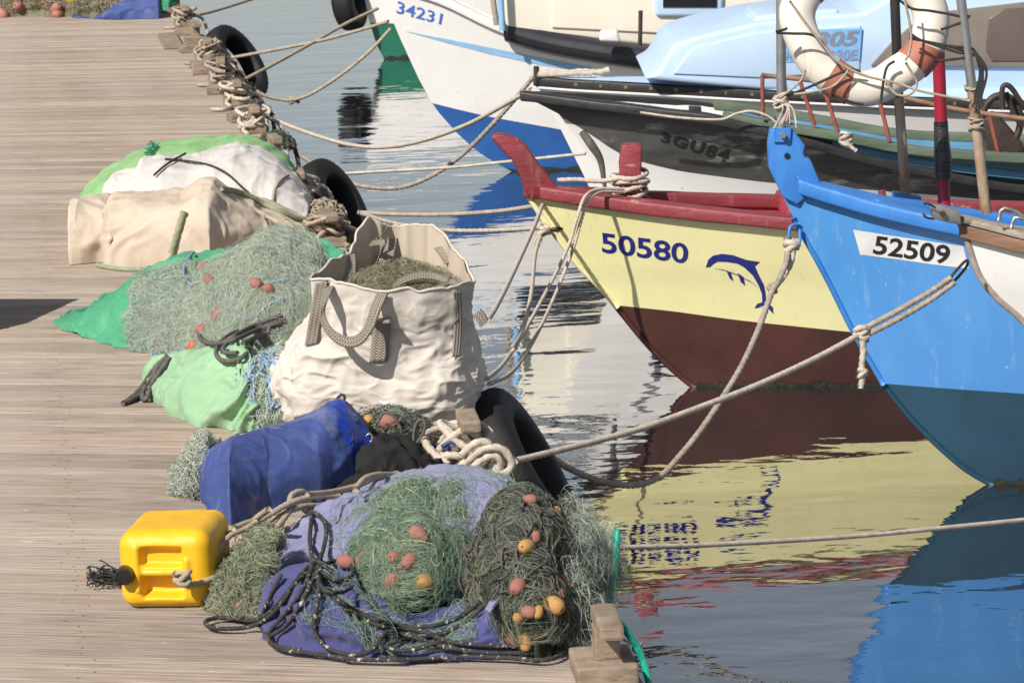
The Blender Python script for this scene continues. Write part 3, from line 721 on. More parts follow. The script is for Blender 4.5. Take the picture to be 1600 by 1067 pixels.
pole('pole', (1519, 140), (1541, 334), BY - 0.28, BY - 0.28, 0.023, m_rustpole, B)
MS = pole('mast', (1466, 76), (1476, 335), BY + 0.25, BY + 0.25, 0.028, m_mast, B)
tube('tape_wrap', [D(1470, 190, BY + .25), D(1471, 215, BY + .25), D(1473, 245, BY + .25), D(1474, 280, BY + .25)], [0.031, 0.034, 0.040, 0.036], m_tape, MS, n=24, sides=16)
MB().cyl(D(1377, 298, BY + .1), D(1386, 336, BY + .1), 0.016).build('wood_peg', m_red, B, smooth=True)
prism('chock', [D(1398, 302, BY + .4), D(1440, 308, BY + .4), D(1440, 320, BY + .4), D(1395, 318, BY + .4)], np.array([0, .1, 0]), m_bluechip, B, .005)
# eye at the stem with shackle
e = D(1245, 357, BY - 0.02)
tube('shackle', [e + [0.01, 0, 0.02], e + [-0.03, -0.02, 0.01], e + [-0.035, -0.03, -0.05], e + [-0.01, -0.03, -0.085], e + [0.01, -0.025, -0.05], e + [0.012, -0.01, 0.0]], 0.007, m_bluechip, B, n=30, sides=8)
winds('lashing', D(1219, 158, BY - 0.01), 0.026, 5, m_rope, B, rr=0.006, pitch=0.010, seed=4)
for k in range(9):
    a = rng.uniform(-0.05, 0.05); q = np.array(D(1226 + rng.uniform(-8, 8), 160, BY - 0.03))
    tube('frayed_end', [q, q + [0.02 + a * .3, -0.02, -0.03], q + [0.01 + a, -0.03, -0.07 - rng.uniform(0, .04)]], 0.0028, m_rope, B, n=8, sides=4)
winds('lashing', D(1519, 138, BY - 0.28), 0.028, 2.5, m_rope2, B, rr=0.005, pitch=0.012, seed=5)
winds('lashing', D(1526, 195, BY - 0.28), 0.030, 5, m_rope2, B, rr=0.005, pitch=0.010, seed=6)

# ---- white bow at the right edge
wbO = D(1840, 840, 14.25); wbO[2] = ZW
ww = Hull(None, -2.0, 4.5, 0.85, 0.6,
          [(1497, 342), (1512, 378), (1530, 430), (1560, 468), (1600, 503), (1680, 600), (1760, 720), (1840, 840)],
          [(1490, 340), (1560, 358), (1600, 369), (2600, 520)], o3=wbO, nS=2.2)
Wb = thing('small_boat', 'white boat bow with weathered wooden rubbing strip at right edge', 'boat', ww.O)
ww.skin('hull', below(ww, ZW - .4), ww.sheer, m_white, Wb, nz=24)
ww.skin('bulwark_lining', ww.sheer - 0.25, ww.sheer + 0.01, m_white, Wb, nz=5, inset=0.05)
ww.deck('deck', ww.sheer - 0.2, m_varn, Wb, inset=0.05)
for sd in (1, -1):
    ww.rail('capping', ww.sheer, m_ropeg, Wb, sd, 0.025, 0.06, 0.014, 0.012, u0=0.0)
    ww.rail('rubbing_strip', ww.sheer, m_varn, Wb, sd, 0.022, -0.004, -0.016, 0.072, u0=0.002, rnd=0.6)
stemband(ww, [(1497, 342), (1512, 378), (1530, 430), (1560, 468), (1600, 503), (1680, 600)], 'stem_edge', m_ropeg, Wb, 0.014)
SP = prism('stem_plate', [D(1452, 318, 14.2), D(1474, 322, 14.2), D(1500, 330, 14.2), D(1502, 352, 14.2), D(1480, 348, 14.2), D(1458, 342, 14.2)], np.array([0, 0.05, 0]), m_steel, Wb, 0.004)
p = np.array(D(1473, 334, 14.19)); MB().cyl(p + [0, -.012, 0], p + [0, .01, 0], 0.012, n=8).build('bolt', m_iron, SP, smooth=True)
tube('hook', [D(1462, 325, 14.18), D(1450, 318, 14.17), D(1443, 319, 14.17)], .005, m_iron, Wb); tube('hook', [D(1460, 342, 14.18), D(1447, 340, 14.17), D(1441, 332, 14.17), D(1446, 338, 14.17)], .005, m_iron, Wb)
tube('fairlead', [D(1560, 346, 14.15), D(1566, 326, 14.15), D(1590, 332, 14.15), D(1604, 345, 14.15)], 0.008, m_steel, Wb)
tube('fairlead', [D(1580, 358, 14.05), D(1586, 340, 14.05), D(1612, 346, 14.05)], 0.008, m_steel, Wb)
tube('mooring_ring', [D(1512, 407, 14.15), D(1506, 410, 14.12), D(1488, 430, 14.08), D(1484, 440, 14.08), D(1490, 440, 14.1), D(1508, 420, 14.14), D(1513, 409, 14.15)], 0.006, m_iron, Wb, n=40)

# ---- low white boat 3GU84 with black rail
lb = Hull(None, 1.5, 7.5, 1.35, 0.36,
          [(818, 149), (845, 164), (874, 179), (910, 230), (945, 277), (1000, 352), (1085, 462)],
          [(810, 148), (900, 159), (1000, 172), (1124, 186), (1195, 204), (1262, 221), (1337, 244), (1412, 262), (1487, 277), (1600, 296), (2800, 380)],
          o3=G(1085, 462, ZW), nS=3.4, nW=1.2, flare=1.7)
Lb = thing('fishing_boat', 'low white boat marked 3GU84 with black rubber rail and rusty red railing', 'boat', lb.O)
zl = lb.solve([(950, 268), (1010, 235), (1100, 262), (1200, 278), (1300, 292), (2800, 480)], z0=-0.1)
m_lbhull = mat('white_hull_painted_shade', (0.10, 0.098, 0.095), (0.045, 0.044, 0.043), scale=3, rough=0.4, bump=0.002, bscale=8, c3=(0.28, 0.27, 0.26), s3=5, t3=0.55, w3=0.10, axis=(0.5, 0.5, 2.0), streak=(0.04, 0.038, 0.035))  # shade on the white upper hull put into the colour, with paler streaks
m_lbbot = mat('patchy_navy_and_maroon_bottom', (0.03, 0.055, 0.14), (0.05, 0.02, 0.03), scale=2.5, rough=0.5, c3=(0.10, 0.02, 0.025), s3=4, t3=0.55, w3=0.1)
zl2 = np.minimum(zl, ZW + 0.42)
lb.skin('bottom_paint', below(lb, ZW - .4), zl2, m_lbbot, Lb, nz=8)
zmid = lb.solve([(815, 151), (850, 168), (880, 184), (930, 214), (970, 245), (1060, 268), (1200, 286), (1400, 300), (2800, 420)], z0=0.2)  # lower edge of the painted shade on the upper hull
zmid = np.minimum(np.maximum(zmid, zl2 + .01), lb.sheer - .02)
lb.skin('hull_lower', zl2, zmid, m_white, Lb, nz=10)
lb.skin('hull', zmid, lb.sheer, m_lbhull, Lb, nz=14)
ltree = lb.bvh()
lb.skin('bulwark_lining', lb.sheer - 0.25, lb.sheer + 0.01, m_white, Lb, nz=5, inset=0.05)
lb.deck('deck', lb.sheer - 0.2, m_white, Lb, inset=0.05)
for sd in (1, -1): lb.rail('rubber_rail', lb.sheer, m_blackrub, Lb, sd, 0.05, 0.05, 0.025, 0.03, wav=0.006)
zc = lb.solve([(1100, 176), (1124, 181), (1300, 209), (1431, 236), (1600, 246), (2800, 300)], inset=0.03, z0=0.4)
k0 = int(np.argmax(proj(lb.pt(lb.U, zc, 1, .03))[:, 0] > 1124)); u0 = lb.U[k0]
Uc = lb.U[k0:]
lb.skin('coaming', lb.sheer[k0:] + 0.02, zc[k0:] - 0.02, m_tealwood, Lb, nz=5, inset=0.03, U=Uc)
lb.skin('coaming_lining', lb.sheer[k0:] - 0.0, zc[k0:] - 0.02, m_bluewood, Lb, nz=5, inset=0.06, U=Uc)
for sd in (1, -1): lb.rail('coaming_cap', zc, m_greenwood, Lb, sd, 0.0, 0.09, 0.02, 0.035, u0=u0, wav=0.004)
for sd in (1, -1): lb.rail('blue_strake', (lb.sheer * 0.55 + zc * 0.45), m_bluewood, Lb, sd, -0.008, 0.05, 0.02, 0.03, u0=u0 + .06)
textdecal('registration_number', '3GU84', [(1030, 205), (1142, 234), (1138, 256), (1032, 222)], ltree, m_black, Lb, bold=0.05, shear=0.2, space=1.2)
LY = lb.O[1] - 0.55
RT = [(1190, 118), (1250, 124), (1330, 134), (1420, 155), (1500, 172), (1600, 186), (1700, 200)]
tube('railing_top', [D(x, y, LY + 0.1) for x, y in RT], 0.014, m_rail_top, Lb, n=50, sides=10)
for (a, b) in [((1191, 118), (1192, 184)), ((1250, 127), (1273, 197)), ((1284, 128), (1309, 206)), ((1372, 148), (1390, 222)), ((1546, 180), (1560, 240)), ((1225, 122), (1232, 190))]:
    pole('stanchion', a, b, LY + 0.1, LY + 0.1, 0.0125, m_rusty, Lb, n=10)
wh = np.array(D(1560, 190, LY + 0.5))
for rr, c in ((0.15, (0, 0, 0)),):
    a = np.linspace(0, 2 * math.pi, 40)
    tube('winch_wheel', [wh + [math.cos(x) * rr * 0.75 + 0.02, 0.02, math.sin(x) * rr] for x in a], 0.022, m_iron, Lb, n=60)
tube('winch_handle', [D(1567, 172, LY + .4), D(1566, 140, LY + .4), D(1572, 133, LY + .4), D(1582, 140, LY + .4), D(1600, 165, LY + .4), D(1640, 200, LY + .4)], 0.016, m_iron, Lb, n=40)
tube('winch_handle', [D(1572, 145, LY + .45), D(1585, 180, LY + .45), D(1600, 200, LY + .45)], 0.016, m_iron, Lb, n=20)
prism('winch_base', [D(1530, 185, LY + .5), D(1560, 178, LY + .5), D(1600, 225, LY + .5), D(1606, 250, LY + .5), D(1545, 250, LY + .5)], np.array([0, .2, 0]), m_iron, Lb, .02)
prism('fender_block', [D(1077, 167, LY + .25), D(1096, 168, LY + .25), D(1096, 180, LY + .25), D(1077, 180, LY + .25)], np.array([0, .07, 0]), m_blackrub, Lb, .004)
winds('knotted_rope', D(1322, 218, LY - 0.12), 0.03, 4, m_rope, Lb, rr=0.010, pitch=0.02, seed=9)
ropepx('knotted_rope', [(1322, 218), (1328, 228), (1338, 236)], LY - .15, LY - .15, 0.011, m_rope, Lb)
tube('rope_end', [D(910, 207, lb.O[1] - .35), D(925, 228, lb.O[1] - .4), D(938, 250, lb.O[1] - .4), D(944, 285, lb.O[1] - .4), D(946, 300, lb.O[1] - .4)], [0.022, 0.026, 0.02, 0.015, 0.01], m_rope3, Lb, n=24, sides=10)
ropepx('deck_line', [(1000, 176), (1060, 184), (1124, 187), (1150, 178), (1175, 174), (1200, 182), (1218, 196)], LY + .1, LY, 0.007, m_rope, Lb)

# ---- pale blue cabin boat behind it
cb = Hull(None, 2.0, 8.0, 1.25, 0.7,
          [(833, 122), (870, 190), (920, 290), (965, 402)],
          [(826, 124), (900, 130), (1000, 135), (1190, 146), (1400, 156), (1600, 163), (2800, 190)], o3=G(965, 402, ZW), nS=2.0, flare=1.3)
Cb = thing('cabin_boat', 'white cabin boat with pale blue deck and sloping pale blue wheelhouse', 'boat', cb.O)
cb.skin('hull', below(cb, ZW - .4), cb.sheer, m_white, Cb, nz=16)
cb.deck('deck', cb.sheer + 0.025, m_sky, Cb, inset=0.0, crown=0.17)
for sd in (1, -1):
    cb.rail('rubber_strip', cb.sheer, m_blackrub, Cb, sd, 0.02, 0.04, 0.02, 0.038, wav=0.006)
    cb.rail('white_bead', cb.sheer, m_white, Cb, sd, 0.016, 0.02, -0.040, 0.054)
CY = cb.O[1] - 0.35
m_bolt = mat('brass_bolt', (0.4, 0.28, 0.16), rough=0.5, metallic=0.6)
prism('wheelhouse', [D(1005, 124, CY), D(1028, 112, CY), D(1052, 70, CY), D(1090, 57, CY), D(1175, 37, CY), D(1240, 28, CY), D(1350, 20, CY), D(1420, -20, CY), D(1430, -60, CY), D(2000, -80, CY), D(2000, 160, CY), D(1190, 141, CY)], np.array([0, 1.5, 0]), m_sky, Cb, 0.06)
prism('side_panel', [D(1082, 76, CY - .012), D(1180, 52, CY - .012), D(1345, 40, CY - .012), D(1343, 112, CY - .012), D(1190, 122, CY - .012), D(1052, 116, CY - .012)], np.array([0, 0.03, 0]), m_sky, Cb, 0.006)
prism('hatch', [D(1180, 26, CY + .1), D(1212, 22, CY + .1), D(1310, 14, CY + .1), D(1310, 40, CY + .1), D(1180, 42, CY + .1)], np.array([0, .8, 0]), m_sky, Cb, .02)
pl = prism('number_panel', [D(1226, 48, CY - .016), D(1347, 45, CY - .016), D(1343, 95, CY - .016), D(1228, 98, CY - .016)], np.array([0, 0.012, 0]), m_skyplate, Cb)
flat = BVHTree.FromPolygons([tuple(D(x, y, CY - .016)) for x, y in [(900, -50), (1700, -50), (1700, 200), (900, 200)]], [(0, 1, 2, 3)])
textdecal('registration_number', '2305', [(1248, 52), (1344, 48), (1342, 72), (1247, 76)], flat, m_brownlet, pl, bold=0.04, shear=0.2)
textdecal('registration_number', '330E', [(1296, 80), (1341, 78), (1340, 94), (1295, 96)], flat, m_brownlet, pl, bold=0.02)
textdecal('registration_number', '\u05d0', [(1228, 83), (1239, 83), (1239, 95), (1228, 95)], flat, m_brownlet, pl, bold=0.02)
wp = prism('window', [D(1361, 103, CY - .03), D(1392, 68, CY - .03), D(1445, 22, CY - .03), D(1600, 4, CY - .03), D(1700, -4, CY - .03), D(1700, 106, CY - .03), D(1600, 105, CY - .03)], np.array([0, 0.03, 0]), m_tan_glass, Cb, .004)
prism('window_pane', [D(1545, 30, CY - .04), D(1570, 14, CY - .04), D(1700, 6, CY - .04), D(1700, 96, CY - .04), D(1550, 96, CY - .04), D(1540, 80, CY - .04)], np.array([0, 0.02, 0]), m_tan_glass2, wp, .004)
for u_ in np.linspace(0.03, 0.42, 22):
    q = cb.pt(np.array([u_]), np.array([np.interp(u_, cb.U, cb.sheer) - 0.009]), 1)[0]
    MB().cyl(q + cb.b * 0.012, q + cb.b * 0.026, 0.012, n=8).build('bolt', m_bolt, Cb)
stub = D(838, 112, cb.O[1] + .0)
MB().cyl(D(838, 104, cb.O[1]), D(838, 120, cb.O[1]), 0.018).build('bow_pin', m_iron, Cb, smooth=True)
ropepx('deck_line', [(838, 117), (860, 113), (880, 116), (905, 112), (935, 113), (952, 109)], cb.O[1], cb.O[1], 0.018, m_rope, Cb)
ropepx('deck_line', [(840, 118), (870, 117), (900, 115), (925, 115)], cb.O[1] - .05, cb.O[1] - .05, 0.016, m_rope, Cb)

# ---- white boat 34231
hb = Hull((800, 268), 1.0, 11.0, 1.7, 0.9,
          [(590, -30), (600, 0), (625, 60), (655, 125), (680, 170), (720, 215), (760, 248), (800, 268)],
          [(580, -32), (620, -22), (690, -2), (770, 40), (850, 66), (960, 84), (1040, 96), (1300, 126), (2800, 220)], nS=2.3, nW=1.8, flare=1.2)
Hb = thing('fishing_boat', 'large white boat numbered 34231 with royal blue bottom and pale blue stripe', 'boat', hb.O)
zq = hb.solve([(670, 160), (760, 182), (890, 205), (1100, 240), (2800, 420)], z0=-0.2)
hb.skin('bottom_paint', below(hb, ZW - .5), zq, m_royal, Hb, nz=14)
hb.skin('hull', zq, hb.sheer, m_white, Hb, nz=22)
htree = hb.bvh()
hb.deck('deck', hb.sheer - 0.05, m_white, Hb, inset=0.05)
hb.skin('bulwark_lining', hb.sheer - .2, hb.sheer + .01, m_white, Hb, nz=4, inset=0.08)
for sd in (1, -1): hb.rail('toe_rail', hb.sheer, m_white, Hb, sd, 0.03, 0.09, 0.03, 0.04, u0=0.0, u1=0.12)
ku = int(np.argmax(proj(hb.pt(hb.U, hb.sheer, 1))[:, 0] > 788)); uu = hb.U[ku]
for sd in (1, -1):
    hb.rail('tube_fender', hb.sheer, m_fender, Hb, sd, 0.13, 0.07, 0.10, 0.09, u0=uu, rnd=1.0)
    hb.rail('black_bulwark', hb.sheer, m_blackrub, Hb, sd, -0.12, 0.22, 0.24, 0.02, u0=uu, rnd=0.2)
decal('stripe', [[(632, 49), (700, 62), (770, 76), (850, 92), (925, 106), (925, 114), (850, 103), (770, 86), (700, 68)]], htree, m_skyline, Hb, lift=0.004, cuts=3)
textdecal('registration_number', '34231', [(621, 2), (692, 22), (689, 39), (619, 21)], htree, m_bluelet, Hb, lift=0.005, bold=0.01)
HY = hb.O[1] - 0.35
prism('cabin', [D(772, -120, HY), D(790, 46, HY), D(862, 56, HY), D(1100, 82, HY), D(2200, 200, HY), D(2200, -120, HY)], np.array([0, 2.0, 0]), m_cream, Hb, 0.03)
prism('cabin_front', [D(870, -120, HY - .02), D(862, 44, HY - .02), D(1300, 66, HY - .02), D(1600, 80, HY - .02), D(1600, -120, HY - .02)], np.array([0, .05, 0]), m_cream, Hb, 0.01)
pole('post', (779, -60), (785, 48), HY - 0.1, HY - 0.1, 0.024, m_skyline, Hb); pole('post', (762, -60), (776, 40), HY - 0.05, HY - 0.05, 0.022, m_ropeg, Hb)
w = prism('window', [D(1020, -40, HY - .06), D(1132, -40, HY - .06), D(1130, 28, HY - .06), D(1024, 27, HY - .06)], np.array([0, 0.06, 0]), m_sky, Hb, .03)
prism('window_glass', [D(1036, -40, HY - .07), D(1120, -40, HY - .07), D(1120, 12, HY - .07), D(1036, 12, HY - .07)], np.array([0, 0.03, 0]), m_dkglass, w)
pole('stanchion', (1001, 17), (1000, 72), HY - .45, HY - .45, 0.016, m_iron, Hb, n=8)
prism('white_bag', [D(938, 49, HY - .35), D(965, 48, HY - .35), D(970, 67, HY - .35), D(936, 65, HY - .35)], np.array([0, .12, 0]), m_white, Hb, .02)

# ---- green and white boat far behind
gO = G(650, 92, ZW)
gb = Hull(None, 3.0, 8.0, 1.3, 0.9, [(556, -60), (566, -20), (576, 30), (588, 70), (600, 92)], [(550, -60), (700, -50), (1500, -30), (3000, 0)], o3=G(600, 92, ZW), nS=2.2)
Gb = thing('fishing_boat', 'white and green boat bow farthest back with tyre fender hanging', 'boat', gb.O)
zg = gb.solve([(570, 36), (650, 38), (3000, 60)], z0=0.3)
gb.skin('bottom_paint', below(gb, ZW - .4), zg, m_greenb, Gb, nz=10); gb.skin('hull', zg, gb.sheer, m_white, Gb, nz=10)
gb.deck('deck', gb.sheer, m_white, Gb, inset=0.0)
def tyre(name, c, axis, R, r, label, mat_, group=None, tread=True):
    axis = np.asarray(axis, float); axis /= np.linalg.norm(axis)
    u = np.array([0, 0, 1.0]); u = u - axis * (u @ axis); u /= np.linalg.norm(u); w = np.cross(axis, u)
    na, ns = 72, 20
    a = np.linspace(0, 2 * math.pi, na, endpoint=False); s = np.linspace(0, 2 * math.pi, ns, endpoint=False)
    cs = np.cos(s); sn = np.sin(s)
    rad = R - r + np.sign(cs) * np.abs(cs) ** 0.55 * r * 0.95; wid = np.sign(sn) * np.abs(sn) ** 0.6 * r * 0.98
    rad = np.where(cs < 0, R - r - 0.55 * r * np.abs(cs) ** 0.7, rad)
    V = []
    for i, x in enumerate(a):
        rr = rad.copy()
        if tread: rr = np.where(cs > 0.35, rr - (0.010 if i % 2 else 0.0) * np.where(np.abs(sn) > 0.25, 1, 0.2), rr)
        d = np.cos(x) * u + np.sin(x) * w
        V.append(np.asarray(c) + rr[:, None] * d + wid[:, None] * axis)
    V.append(V[0])
    V = np.array(V).reshape(-1, 3)
    o = meshobj(name, V, gridfaces(na + 1, ns, wrap=True), mat_)
    return tag(o, label, 'tyre', group)
tyre('tyre_fender', D(546, 4, gb.O[1] - .1), (0.93, -0.30, 0.12), 0.30, 0.115, 'knobbly black tyre hanging from the bow of the green and white boat', m_rubber)

m_slime = mat('waterline_slime', (0.03, 0.035, 0.02), (0.012, 0.014, 0.010), scale=14, rough=0.5, bump=0.006, bscale=40)
for h_, p_ in ((yb, Y), (bb, B), (hb, Hb), (gb, Gb)):
    h_.skin('waterline_slime', below(h_, ZW - .05), below(h_, ZW + .022) + 0.012 * np.sin(np.arange(len(h_.U)) * 1.7), m_slime, p_, nz=4, inset=-0.004)
# ------------------------------------------------------------------ lifebuoy
def lifebuoy():
    c = np.array(D(1351, 34, BY - 0.12)); R = 0.276; r = 0.078
    tilt = 0.12
    T = thing('lifebuoy', 'white lifebuoy with faded red bands lashed between the blue boat poles', 'lifebuoy', c)
    X = np.array([1.0, 0.0, 0]); Z = np.array([0.0, 0.25, 0.97]); N = np.cross(X, Z)
    def ring(a0, a1, n, rr, name, m, closed=False):
        a = np.linspace(a0, a1, n); s = np.linspace(0, 2 * math.pi, 20, endpoint=False)
        V = []
        for x in a:
            k = 1 + 0.035 * math.cos(4 * x + 0.7) + 0.012 * math.sin(7 * x)
            d = math.cos(x) * X + math.sin(x) * Z
            V.append(c + d * R * k + rr * (np.cos(s)[:, None] * d + 0.85 * np.sin(s)[:, None] * N))
        V = np.array(V); V = V + (0.004 * fbm(V * 9, 2))[..., None] * N
        return meshobj(name, V.reshape(-1, 3), gridfaces(n, 20, wrap=True), m, T), V
    ring(0, 2 * math.pi, 97, r, 'ring_body', m_lbwhite)
    for ac in (-2.02, -0.62, 0.62 + 0.1, 2.52):
        ring(ac - 0.17, ac + 0.17, 12, r + 0.004, 'red_band', m_lbred)
    return c
lifebuoy()
LBY = BY - 0.29
def cord(name, px, y, r, m, parent, jit=0.0):
    return tube(name, [D(a, b, y) for a, b in px], r, m, parent, sides=8)
lash = thing('lashing_cord', 'black and beige cords tying the lifebuoy to the poles', 'cord', D(1519, 80, BY - .28))
for px in ([(1214, 52), (1240, 53), (1265, 54), (1280, 62), (1290, 74)], [(1212, 50), (1228, 46), (1230, 44)],
           [(1230, 150), (1270, 134), (1305, 118), (1328, 109), (1345, 112)], [(1376, 162), (1380, 130), (1386, 105), (1398, 96)],
           [(1404, 0), (1425, 14), (1450, 17), (1480, 22), (1512, 28), (1515, 24)], [(1470, 47), (1490, 40), (1512, 32)],
           [(1421, 52), (1436, 62), (1460, 70), (1490, 73), (1520, 76)], [(1421, 60), (1450, 66), (1480, 72), (1508, 80), (1521, 77)],
           [(1440, 64), (1480, 77), (1500, 83), (1522, 84)], [(1460, 96), (1490, 93), (1510, 90), (1524, 86)], [(1300, 148), (1330, 160), (1350, 163)]):
    cord('cord', px, LBY, 0.0058, m_bline, lash)
for k in range(9):
    x = 1524 + k * 1.6
    cord('cord', [(1520, 76), (x + 3, 95 + k), (x + 5 + rng.uniform(-2, 4), 120), (x + rng.uniform(-3, 3), 150), (x - 2 + rng.uniform(-3, 3), 165 + rng.uniform(-8, 14))], BY - .33, 0.0042, m_bline, lash)
for px in ([(1234, 2), (1260, 38), (1290, 75), (1310, 98), (1350, 118), (1400, 130), (1440, 143), (1515, 158)], [(1412, -5), (1420, 30), (1424, 60), (1420, 85), (1414, 95)],
           [(1415, 98), (1425, 115), (1433, 130), (1425, 146), (1410, 150), (1398, 146), (1384, 130)], [(1240, 148), (1270, 144), (1300, 136), (1320, 118), (1326, 108)], [(1218, 154), (1250, 128), (1258, 110)]):
    cord('cord', px, LBY - .01, 0.0055, m_rope2, lash)

# ------------------------------------------------------------------ bundles on the dock
def arch(base, top, depth, nu=90, nv=60, pexp=0.75, z0=0.0, dend=0.12, peak=0.5, xr=None, dpow=0.5, zmin=0.012):
    xl, xh = (base[0][0], base[-1][0]) if xr is None else xr
    uu = np.linspace(0, 1, nu); uu = 0.45 * uu + 0.55 * (1 - np.cos(math.pi * uu)) / 2; X = xl + (xh - xl) * uu
    v = np.linspace(0, math.pi, nv)
    w = (1 - np.cos(v)) / 2
    w = w ** (math.log(0.5) / math.log(min(max(1 - peak, .2), .8))) if peak != 0.5 else w
    sv = np.maximum(np.sin(v), 0) ** pexp
    Gd = np.zeros((nu, nv, 3))
    for i, x in enumerate(X):
        P0 = G(x, interp(base, x), z0); yt = interp(top, x)
        Dp = depth * max(dend, (4 * uu[i] * (1 - uu[i])) ** dpow)
        lo, hi = zmin, 2.5
        for _ in range(30):
            h = (lo + hi) / 2
            Q = P0 + np.stack([0 * w, Dp * w, h * sv], -1)
            if proj(Q)[:, 1].min() > yt: lo = h
            else: hi = h
        Q = P0 + np.stack([0 * w, Dp * w, h * sv], -1)
        # keep the column upright in the picture's own vertical plane
        Gd[i] = Q
    return Gd
def smoothgrid(Gd, k=1):
    for _ in range(k):
        H = Gd.copy(); H[1:-1] = (Gd[:-2] + 2 * Gd[1:-1] + Gd[2:]) / 4; Gd = H
    return Gd
def bumpgrid(Gd, f, edge=True):
    N = gnormals(Gd); c = Gd.reshape(-1, 3).mean(0)
    if ((Gd - c) * N).sum() < 0: N = -N
    d = f(Gd)
    return Gd + N * d[..., None]
def cloth(name, Gd, m, parent, caps=True):
    nu, nv = Gd.shape[:2]
    f = [tuple(int(q) for q in x) for x in gridfaces(nu, nv)]
    V = Gd.copy(); V[..., 2] = np.maximum(V[..., 2], 0.002)
    if caps: f += [tuple(range(nv)), tuple((nu - 1) * nv + j for j in range(nv - 1, -1, -1))]
    o = meshobj(name, V.reshape(-1, 3), f, m, parent)
    # outward normals
    bm = bmesh.new(); bm.from_mesh(o.data); bmesh.ops.recalc_face_normals(bm, faces=bm.faces); bm.to_mesh(o.data); bm.free()
    return o
def folds(d, k, sc, amp, seed=0.0, fine=0.25):
    def f(P):
        Q = stretch(P + seed, d, k) * sc
        Q = Q + 0.35 * np.stack([fbm((P + seed) * sc * 0.8 + 3, 2), fbm((P + seed) * sc * 0.8 + 7, 2), fbm((P + seed) * sc * 0.8 + 11, 2)], -1)
        cr = np.exp(-(pn(Q * 1.25 + 31.7) / 0.075) ** 2) * np.clip(0.5 + 1.5 * pn(P * sc * 0.5 + 8.0), 0, 1) + 0.6 * np.exp(-(pn((P + seed) * sc * 1.6 + 51.7) / 0.06) ** 2) * np.clip(0.4 + 1.5 * pn(P * sc * 0.7 + 2.0), 0, 1)
        return amp * 0.55 * cr + amp * (np.clip(ridge(Q, 3), -0.5, 2) - 0.8) * 0.7 + amp * fine * fbm((P + seed) * sc * 3.5, 3) + amp * 0.7 * fbm((P + seed) * sc * 0.6, 2)
    return f
def pleats(c, k, amp, sy=0.6, warp=0.6, r0=0.05, r1=0.35, seed=0.0):
    c = np.asarray(c, float)
    def f(P):
        dx = P[..., 0] - c[0]; dz = (P[..., 2] - c[2]) - sy * (P[..., 1] - c[1]); r = np.hypot(dx, dz)
        th = np.arctan2(dz, dx) + warp * 0.25 * fbm(P * 3.0 + seed, 2)
        w = 0.5 + 0.5 * np.cos(k * th + 2.0 * pn(P * 2.2 + seed + 5)); w = w ** 2.2
        w2 = (0.5 + 0.5 * np.cos(k * 2.3 * th + 1 + 2.5 * pn(P * 4.0 + seed))) ** 2
        m = np.clip((r - r0) / r1, 0, 1) * np.clip(1.6 - r / (r1 * 3.5), 0.25, 1)
        return amp * (w + 0.4 * w2 - 0.5) * m + 0.25 * amp * fbm(P * 9 + seed, 3)
    return f
def lumps(sc, amp, seed=0.0, o=4):
    return lambda P: amp * fbm((P + seed) * sc, o)
def sample(Gd, N, u, v):
    nu, nv = Gd.shape[:2]
    x = np.clip(u, 0, 0.9999) * (nu - 1); y = np.clip(v, 0, 0.9999) * (nv - 1)
    i = x.astype(int); j = y.astype(int); fx = (x - i)[..., None]; fy = (y - j)[..., None]
    S = lambda A: (A[i, j] * (1 - fx) + A[i + 1, j] * fx) * (1 - fy) + (A[i, j + 1] * (1 - fx) + A[i + 1, j + 1] * fx) * fy
    return S(Gd), S(N)
def strandpts(Gd, n, seg, step, off=(0.0, 0.02), curl=0.5, bias=None, spread=3.14, seed=1, ur=(0, 1), vr=(0.02, 0.75), wob=0.006, wlen=0.08, lift_end=0.0, field=None):
    rs = np.random.default_rng(seed)
    N = gnormals(Gd); c = Gd.reshape(-1, 3).mean(0)
    if ((Gd - c) * N).sum() < 0: N = -N
    lu = np.linalg.norm(np.diff(Gd, axis=0), axis=-1).sum(0).max(); lv = np.linalg.norm(np.diff(Gd, axis=1), axis=-1).sum(1).max()
    u = rs.uniform(ur[0], ur[1], n); v = rs.uniform(vr[0], vr[1], n)
    a = rs.uniform(-math.pi, math.pi, n) if bias is None else bias + rs.normal(0, spread, n)
    if field is not None:
        P0, _ = sample(Gd, N, u, v); a = (0 if bias is None else bias) + field[0] * pn(P0 * field[1] + seed) + rs.normal(0, spread, n)
    kc = rs.normal(0, curl, n)
    U = np.zeros((n, seg)); Vv = np.zeros((n, seg))
    for s in range(seg):
        U[:, s] = u; Vv[:, s] = v
        u = u + step * np.cos(a) / lu; v = v + step * np.sin(a) / lv
        hit = (u < ur[0]) | (u > ur[1]); a = np.where(hit, math.pi - a, a); u = np.clip(u, ur[0], ur[1])
        hit = (v < vr[0]) | (v > vr[1]); a = np.where(hit, -a, a); v = np.clip(v, vr[0], vr[1])
        kc = 0.85 * kc + rs.normal(0, curl, n) * 0.5
        a = a + kc * step / 0.03 * 0.35
    P, Nn = sample(Gd, N, U, Vv)
    o = rs.uniform(off[0], off[1], n)[:, None]
    t = np.arange(seg)[None, :] * step
    ph = rs.uniform(0, 6.28, (n, 3, 2)); fr = 2 * math.pi / (wlen * rs.uniform(0.6, 1.6, (n, 3, 2)))
    wv = np.stack([np.sin(fr[:, k, 0, None] * t + ph[:, k, 0, None]) + 0.5 * np.sin(fr[:, k, 1, None] * 2.1 * t + ph[:, k, 1, None]) for k in range(3)], -1)
    P = P + Nn * (o + lift_end * (np.linspace(0, 1, seg)[None, :] ** 2) * rs.uniform(0, 1, n)[:, None])[..., None] + wob * wv
    P[..., 2] = np.maximum(P[..., 2], 0.004)
    return P
